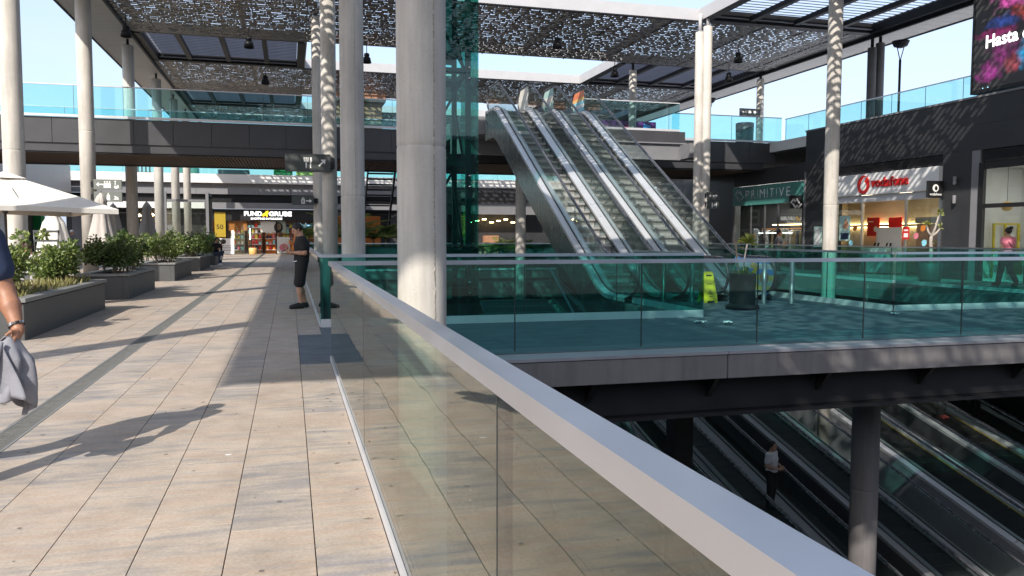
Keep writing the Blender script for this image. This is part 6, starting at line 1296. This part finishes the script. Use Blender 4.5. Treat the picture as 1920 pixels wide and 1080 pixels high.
def person(label, loc, rz, pose=None, arm=1.0, top=('cloth_black', .5), bottom=('cloth_black', .95), shoes='rubber', hair='hair', skin='skin', h=.02, group=None, scale=1.0, loose=.012, bot_loose=.02, long_hair=0, female=False, extras=None, tuck=None):
    J = dict(STAND); J.update(pose or {}); V3 = lambda v: np.array(v, float)
    t = thing('person', label, 'person', loc, group); t.rotation_euler = (0, 0, rz); t.scale = (scale,)*3
    w = .88 if female else 1.0
    body = []; C = lambda a, b, ra, rb, k=.03: body.append(('c', a, b, ra, rb, k))
    pel, wa, ch, ne, hd = map(V3, (J['pel'], J['waist'], J['chest'], J['neck'], J['head']))
    lr = lambda q, s: V3(q[s])
    side = lr(J['sho'], 0)-lr(J['sho'], 1); side /= np.linalg.norm(side); hs = lr(J['hip'], 0)-lr(J['hip'], 1); hs /= np.linalg.norm(hs)
    C(pel-hs*.06, pel+hs*.06, .105, .105); C(pel, wa, .12, .105*w, .06); C(wa-side*.045, wa+side*.045, .095*w, .095*w, .05); C(wa, ch, .11*w, .125*w, .06); C(ch-side*.07, ch+side*.07, .115*w, .115*w, .06); C(ch, ne, .10, .058, .05)
    C(lr(J['sho'], 0)*.85+ne*.15, lr(J['sho'], 1)*.85+ne*.15, .062, .062, .05)
    torso = list(body); arms = []; hands = []; legs = []; feet = []; upper = []
    for s in (0, 1):
        sh, el, wr, ha = lr(J['sho'], s), lr(J['elb'], s), lr(J['wri'], s), lr(J['hand'], s)
        arms += [('c', sh, el, .056*w*arm, .042*w*arm, .03), ('c', el, el*.6+wr*.4, .043*w*arm, .044*w*arm, .02), ('c', el*.6+wr*.4, wr, .043*w*arm, .027*w*arm, .02)]; upper.append((sh, el))
        # hand: palm, four fingers with two bends, thumb on the inner side
        d = (ha-wr); L_ = np.linalg.norm(d); d = d/L_; f_ = (el-wr)/np.linalg.norm(el-wr); inner = V3((-1 if s == 0 else 1, 0, 0)); pn = V3(J.get('palm', (inner, inner))[s]); pn = pn-d*(pn@d); pn /= np.linalg.norm(pn); wd = np.cross(d, pn); 
        if wd@V3((0, -1, 0.3)) < 0: wd = -wd                      # thumb side looks forward
        hp = [('c', el*.25+wr*.75, wr, .033*w*arm, .026*w*arm, .02), ('c', wr, wr+d*.05, .026, .028, .02), ('c', wr+d*.045-wd*.024, wr+d*.085-wd*.028, .018, .014, .012), ('c', wr+d*.045+wd*.020, wr+d*.09+wd*.027, .019, .014, .012), ('c', wr+d*.045, wr+d*.088, .018, .014, .012)]
        cu = J.get('curl', (.5, .5))[s]
        for i, (o, l) in enumerate(((.030, .072), (.010, .082), (-.011, .076), (-.030, .060))):
            a0 = wr+d*.088+wd*o; d1 = d*math.cos(cu*.6)+pn*math.sin(cu*.6); d2 = d*math.cos(cu*1.6)+pn*math.sin(cu*1.6); d3 = d*math.cos(cu*2.5)+pn*math.sin(cu*2.5); a1 = a0+d1*l*.42; a2 = a1+d2*l*.33; a3 = a2+d3*l*.25
            hp += [('c', a0, a1, .0098, .009, .004), ('c', a1, a2, .009, .008, .004), ('c', a2, a3, .008, .0068, .004)]
        b0 = wr+d*.025+wd*.028; b1 = b0+(d*.5+wd*.75+pn*.35)*.042; b2 = b1+(d*.85+wd*.25+pn*.5)*.032; hp += [('c', b0, b1, .015, .011, .01), ('c', b1, b2, .011, .008, .005)]
        allp = np.array([q for p in hp for q in (p[1], p[2])]); hh = max(.0042, h*.24); hands.append(sdf(hp, allp.min(0)-.04, allp.max(0)+.04, hh, .008))
        hi_, kn, an, to = lr(J['hip'], s), lr(J['knee'], s), lr(J['ank'], s), lr(J['toe'], s)
        legs += [('c', hi_, kn, .088, .055, .04), ('c', kn, kn*.62+an*.38, .054, .056, .03), ('c', kn*.62+an*.38, an, .054, .036, .03)]; feet += [('c', an, to, .04, .032, .03), ('c', an+V3((0, .03, -.045)), to, .036, .03, .03)]
    nod = J['nod']; turn = J.get('turn', 0); Rm = np.array(Matrix.Rotation(turn, 3, 'Z') @ Matrix.Rotation(nod, 3, 'X')); W_ = lambda v: hd+Rm@V3(v)
    head = [('c', ne, hd+Rm@V3((0, .02, -.09)), .056*w, .052*w, .03), ('e', W_((0, .012, .03)), (.078, .098, .098), Rm, .02), ('e', W_((0, -.025, -.045)), (.062, .072, .085), Rm, .03), ('c', W_((0, -.098, .012)), W_((0, -.118, -.022)), .010, .015, .012), ('c', W_((-.03, -.088, .028)), W_((.03, -.088, .028)), .012, .012, .015), ('e', W_((0, -.078, -.098)), (.03, .024, .022), Rm, .02), ('c', W_((-.02, -.09, -.062)), W_((.02, -.09, -.062)), .010, .010, .01)]
    for s in (-1, 1): head += [('e', W_((s*.078, .012, -.005)), (.012, .022, .032), Rm, .008)]
    allb = torso+arms+legs+feet+head; pts = np.array([q for p in allb for q in ((p[1], p[2]) if p[0] == 'c' else (np.array(p[1])-.1, np.array(p[1])+.1))])
    lo, hi = pts.min(0)-.13, pts.max(0)+.13
    bd = net_object('body', [sdf(allb, lo, hi, h, .03)]+hands, skin, t)
    grow = lambda P, g: [('c', p[1], p[2], p[3]+g, p[4]+g)+tuple(p[5:]) for p in P]
    # top: torso and upper arms, cut flat at the sleeves and hem
    sf = top[1]; tp = grow(torso, loose+.004)
    for sh, el in upper:
        if sf <= 1: tp.append(('c', sh, sh+(el-sh)*(sf-.02), .058*w+loose+.006, .050*w+loose+.010, .025))
    if sf > 1:
        for s in (0, 1): tp += [('c', lr(J['sho'], s), lr(J['elb'], s), .058+loose, .048+loose, .025), ('c', lr(J['elb'], s), lr(J['elb'], s)*.1+lr(J['wri'], s)*.9, .048+loose, .032+loose, .02)]
    up_ = (ne-ch)/np.linalg.norm(ne-ch); cuts = [(ne+up_*.012, up_)]
    hem = pel-(wa-pel)/np.linalg.norm(wa-pel)*(J.get('hem', .03)); cuts.append((hem, -(wa-pel)/np.linalg.norm(wa-pel)))
    shirt = [sdf(tp, lo, hi, h, .035, cuts)]
    for sh, el in upper:                                            # flat sleeve ends
        pass
    net_object('shirt', shirt, top[0], t)
    # bottoms: pelvis, thighs, shins down to a flat hem
    bf = bottom[1]; bt = [('c', pel-hs*.06, pel+hs*.06, .105+bot_loose*.6, .105+bot_loose*.6, .05), ('c', pel, wa*.55+pel*.45, .118+bot_loose*.3, .103, .05)]; cut = []
    for s in (0, 1):
        hi_, kn, an = lr(J['hip'], s), lr(J['knee'], s), lr(J['ank'], s)
        if bf <= .5: bt.append(('c', hi_, hi_+(kn-hi_)*(bf*2), .092+bot_loose, .064+bot_loose*1.5, .03))
        else: bt += [('c', hi_, kn, .090+bot_loose, .060+bot_loose, .03), ('c', kn, kn+(an-kn)*((bf-.5)*2), .060+bot_loose, .046+bot_loose, .03)]
    ax_ = (wa-pel)/np.linalg.norm(wa-pel); net_object('shorts' if bf <= .56 else 'trousers', [sdf(bt, lo, hi, h, .03, [(pel+ax_*.10, ax_)]+(tuck or []))], bottom[0], t)
    sh_ = [('c', p[1], p[2], p[3]+.010, p[4]+.010, .03) for p in feet]; zmin = min(lr(J['ank'], 0)[2], lr(J['ank'], 1)[2])
    net_object('shoes', [sdf(sh_, lo, hi, min(h, .016), .02)], shoes, t)
    hr = [('e', W_((0, .016, .038)), (.090, .108, .106), Rm, .02)]
    hc_ = [(W_((0, -.052, .05)), Rm@V3((0, -.85, -.52))), (W_((0, .05, -.055)), Rm@V3((0, 0, -1)))]
    if long_hair: hr.append(('c', W_((0, .06, .0)), W_((0, .09, -long_hair)), .085, .05, .04)); hc_ = hc_[:1]
    hlo, hhi = hd-.22-long_hair, hd+.24
    net_object('hair', [sdf(hr, hlo, hhi, min(h*.8, .012), .02, hc_)], hair, t)
    ey = MB()
    for s in (-1, 1): ey.lathe([(.001, -.011), (.008, -.008), (.011, 0), (.008, .008), (.001, .011)], tuple(W_((s*.031, -.083, .008))), 8)
    ey.build('eyes', 'eye', t, world=False)
    if extras: extras(t, J)
    return t
def phone_in(hand_pt, tilt=.6):
    def f(t, J): pass
    return f
# man in black, leaning back on the rail and reading his phone; faces -X
POSE_PHONE = dict(pel=(0, .02, .97), waist=(0, .03, 1.09), chest=(0, .03, 1.27), neck=(0, .0, 1.45), head=(0, -.055, 1.59), nod=R(28), sho=((.175, .02, 1.40), (-.175, .02, 1.40)), elb=((.21, .06, 1.12), (-.21, .06, 1.12)), wri=((.10, -.19, 1.13), (-.09, -.20, 1.13)), hand=((.05, -.265, 1.165), (-.04, -.275, 1.165)), palm=((-.5, .1, .8), (.5, .1, .8)), curl=(.75, .75),
    hip=((.088, .02, .92), (-.088, .02, .92)), knee=((.10, -.05, .49), (-.09, .0, .49)), ank=((.11, -.02, .09), (-.10, .10, .09)), toe=((.13, -.21, .035), (-.13, -.08, .035)))
mb_ = person('man in black t-shirt and shorts leaning on the glass rail, reading his phone', (.20, 16.75, 0), R(-82), POSE_PHONE, 1.0, ('cloth_black', .62), ('cloth_black', .46), 'rubber', h=.0115, loose=.02, bot_loose=.030, scale=1.0)
def in_frame(loc, rz, p): return Matrix.Translation(loc) @ Matrix.Rotation(rz, 4, 'Z') @ Vector(p)
ph = solo('phone', MB().obox((0, 0, 0), (.036, .075, .005), Matrix.Rotation(R(35), 3, 'X')), 'black', 'dark phone held by the man in black', 'phone', None); ph.location = in_frame((.20, 16.75, 0), R(-82), (.0, -.30, 1.185)); ph.rotation_euler = (0, 0, R(-82))
wt = MB().lathe([(.036, -.012), (.040, 0), (.036, .012)], (0, 0, 0), 16, cap=False).build('wristwatch', 'steel', mb_, world=False); wt.location = (.112, -.165, 1.128); wt.rotation_euler = (R(80), 0, R(25))
bl = MB()
for p, q in (((-.10, -.13, .955), (-.03, -.155, .94)), ((.06, -.14, .95), (.13, -.09, .96))): bl.bar(p, q, .012, .016)
bl.build('belt_tags', 'white', mb_, world=False)
# man passing at the left edge of the view, coming towards the camera: bare forearm, grey jacket in the hand
FM = dict(pel=(0, 0, 1.0), waist=(0, 0, 1.12), chest=(0, 0, 1.31), neck=(0, .01, 1.50), head=(0, -.02, 1.66), sho=((.20, .01, 1.44), (-.20, .01, 1.44)), elb=((.275, .02, 1.135), (-.25, .05, 1.14)), wri=((.365, -.10, .895), (-.27, -.02, .90)), hand=((.35, -.155, .815), (-.27, -.06, .81)), palm=((-.9, -.1, -.2), (1, 0, 0)), curl=(.95, .5),
    hip=((.095, 0, .95), (-.095, 0, .95)), knee=((.10, -.14, .52), (-.10, .06, .50)), ank=((.10, -.27, .10), (-.10, .30, .14)), toe=((.13, -.45, .05), (-.11, .16, .035)))
FL = (-1.965, 5.52, 0)
fm = person('man in a navy t-shirt at the left edge, holding a grey jacket in his hand', FL, R(4), FM, 1.28, ('cloth_navy', .62), ('cloth_beige', .95), 'shoe_brown', h=.0125, skin='skin_tan', loose=.028, bot_loose=.03)
br = MB(); wv = np.array(FM['wri'][0]); ev = np.array(FM['elb'][0]); ax = Vector(ev-wv).normalized(); q = ax.to_track_quat('Z', 'Y').to_matrix()
for k in range(26):
    a = 2*math.pi*k/26; c = Vector(wv)+ax*.035+q @ Vector((math.cos(a)*.042, math.sin(a)*.042, 0)); br.obox(c, (.0045, .0048, .007), q @ Matrix.Rotation(a, 3, 'Z'))
b_ = br.build('bracelet', 'black', fm, world=False); bb = MB()
for k in (1, 2, 7, 8, 14, 20): a = 2*math.pi*k/26; c = Vector(wv)+ax*.035+q @ Vector((math.cos(a)*.0465, math.sin(a)*.0465, 0)); bb.obox(c, (.004, .0058, .0085), q @ Matrix.Rotation(a, 3, 'Z'))
bb.build('bracelet_beads', 'steel', fm, world=False)
# the grey jacket: bunched at the hand, falling in folds
jk = thing('jacket', 'grey jacket hanging in folds from the hand of the man at the left edge', 'jacket'); hp = in_frame(FL, R(4), (.318, -.15, .795)); jk.location = hp; ORG[jk.name] = hp
m = MB(); nseg, nz_ = 72, 30; vs = []
for i in range(nz_+1):
    u = i/nz_
    for k in range(nseg):
        a = 2*math.pi*k/nseg; wob = mnoise.noise((math.cos(a)*1.3, math.sin(a)*1.3, u*2.2+3))
        r = (.045+.062*min(1, u*3.2)+.012*u)*(1+.20*math.sin(5*a+2.5*u+wob*2)*min(1, u*2.5)+.11*math.sin(11*a-4*u)*u+.30*wob*u)
        ln = .335*(1+.20*math.sin(a+.7)+.12*math.sin(3*a)) ; sw = .05*u
        vs.append((r*math.cos(a)*1.05-.03*u, r*math.sin(a)*.75+sw, .055*(1-u)-ln*u+.012*math.sin(4*a+6*u)))
m.add(vs, [(i*nseg+k, i*nseg+(k+1) % nseg, (i+1)*nseg+(k+1) % nseg, (i+1)*nseg+k) for i in range(nz_) for k in range(nseg)], None, True)
o = m.build('cloth', 'cloth_grey', jk, world=False); md = o.modifiers.new('thickness', 'SOLIDIFY'); md.thickness = .006
m = MB(); vs = []
for i in range(15):
    for k in range(16):
        u, v = i/14, k/15; vs.append((-.02+.17*(v-.5)*(.5+.8*u)+.03*math.sin(5*v+3*u), -.085-.03*math.sin(6*v+2*u)*(u+.2)+.02*u, .045-.30*u-.05*v*u))
m.add(vs, [(i*16+k, i*16+k+1, i*16+17+k, i*16+16+k) for i in range(14) for k in range(15)], None, True)
o = m.build('sleeve_fold', 'cloth_grey', jk, world=False); md = o.modifiers.new('thickness', 'SOLIDIFY'); md.thickness = .006
# seated and distant people
def sit(z, lean=0, arms=None, spread=.11, cross=False):
    d = dict(pel=(0, .02, z+.10), waist=(0, .04-lean*.3, z+.22), chest=(0, .03-lean*.7, z+.40), neck=(0, .03-lean, z+.58), head=(0, 0-lean*1.15, z+.74), sho=((.18, .03-lean, z+.53), (-.18, .03-lean, z+.53)), elb=((.24, .0-lean, z+.27), (-.24, .0-lean, z+.27)), wri=((.14, -.24-lean, z+.24), (-.14, -.24-lean, z+.24)), hand=((.08, -.31-lean, z+.26), (-.08, -.31-lean, z+.26)),
        hip=((.09, 0, z+.07), (-.09, 0, z+.07)), knee=((spread, -.42, z+.08), (-spread, -.42, z+.08)), ank=((spread, -.40, .09), (-spread, -.36, .09)), toe=((spread+.02, -.57, .035), (-spread-.02, -.53, .035)))
    if cross: d.update(knee=((.03, -.44, z+.16), (-.10, -.42, z+.08)), ank=((-.16, -.62, z-.12), (-.1, -.42, .09)), toe=((-.22, -.74, z-.06), (-.12, -.6, .035)))
    if arms: d.update(arms)
    return d
person('man in black sitting on the end of the farthest planter, phone raised', (-3.50, 41.9, 0), R(40), sit(.5, .05, dict(wri=((.14, -.24, .98), (-.10, -.26, .80)), hand=((.10, -.29, 1.06), (-.04, -.31, .82))), cross=True), 1.0, ('cloth_black', 1.2), ('cloth_denim', .95), 'white', h=.02)
person('diner with long dark hair seated behind the bush of the nearest planter', (-5.95, 17.5, 0), R(105), sit(.47, .06), 1.0, ('cloth_magenta', .6), ('cloth_black', .95), h=.02, long_hair=.22, female=True)
person('diner in a black top seated at the brown table, bare arms forward', (-5.55, 19.9, 0), R(-15), sit(.47, .12), 1.0, ('cloth_black', .4), ('cloth_midgrey', .95), h=.02)
person('diner in a white top seated behind the second bush', (-5.15, 18.35, 0), R(190), sit(.47, .10), 1.0, ('cloth_white', .6), ('cloth_beige', .95), h=.02, hair='hair_brown')
person('waiter in white standing before the green piers of the left building', (-13.2, 50.5, 0), R(20), None, 1.0, ('cloth_white', .6), ('cloth_black', .95), h=.025)
person('man with a pale cap standing near the green piers', (-11.8, 50.0, 0), R(60), None, 1.0, ('cloth_midgrey', .6), ('cloth_denim', .95), h=.025, hair='white')
person('worker in a neon yellow shirt before the gift shop', (1.05, 61.0, 0), R(-70), dict(wri=((.16, -.22, 1.06), (-.16, -.22, 1.06)), hand=((.12, -.3, 1.08), (-.12, -.3, 1.08))), 1.0, ('cloth_neon', .6), ('cloth_black', .95), h=.025)
person('man in a grey polo shirt holding a cup before the teal clothes shop', (19.9, 29.6, 0), R(60), dict(wri=((.10, -.24, 1.16), (-.12, -.22, 1.05)), hand=((.05, -.30, 1.2), (-.04, -.28, 1.07))), 1.0, ('cloth_midgrey', .6), ('cloth_midgrey', .95), h=.02, skin='skin_tan')
solo('paper_cup', MB().lathe([(.028, 0), (.038, .1), (.036, .1)], (0, 0, 0), 14), 'white', 'white paper cup held by the man in the grey polo', 'cup', None, tuple(in_frame((19.9, 29.6, 0), R(60), (.05, -.34, 1.18))))
BUN = lambda t, J: MB().lathe([(.005, -.05), (.05, -.03), (.06, 0), (.045, .04), (.005, .05)], (0, .10, 1.74), 14).build('hair_bun', 'hair', t, world=False)
def woman_extra(t, J):
    BUN(t, J); MB().tube([(.17, -.03, 1.44), (.08, .14, 1.30), (-.10, .13, 1.05), (-.20, .03, .96)], .012, 6).build('bag_strap', 'black', t, world=False)
    MB().bbox(-.33, -.19, -.16, .14, .72, .96, .02).build('shoulder_bag', 'cloth_magenta', t, world=False)
person('woman in a pink top with a hair bun, walking before the white shop', (20.6, 19.05, 0), R(178), dict(knee=((.095, -.12, .50), (-.095, .03, .49)), ank=((.09, -.20, .09), (-.09, .28, .13)), toe=((.1, -.38, .035), (-.1, .14, .035))), 1.0, ('cloth_pink', .4), ('cloth_black', .95), h=.02, female=True, extras=woman_extra, bot_loose=.03)
mwz = lambda y: -8+math.tan(R(14.5))*(y-7.4-1.35)
person('man in a white shirt and black trousers riding the moving walkway in the pit', (12.05, 18.0, mwz(18.0)), R(30), dict(wri=((.12, -.24, 1.08), (-.12, -.24, 1.08)), hand=((.07, -.30, 1.1), (-.07, -.30, 1.1))), 1.0, ('cloth_white', .62), ('cloth_black', .95), h=.018)
person('shopper in pale trousers on the farthest moving walkway, blue bag beside', (19.6, 23.2, mwz(23.2)+.1), R(10), None, 1.0, ('cloth_denim', .6), ('cloth_beige', .95), 'white', h=.025)
person('shopper in dark clothes with red shoes on the farthest moving walkway', (20.9, 21.6, mwz(21.6)+.1), R(15), None, 1.0, ('cloth_black', 1.2), ('cloth_black', .95), 'shoe_red', h=.025)
person('shopper in red at the top of the farthest moving walkway', (21.2, 26.2, mwz(26.2)+.1), R(15), None, 1.0, ('red', 1.2), ('cloth_midgrey', .95), h=.025)
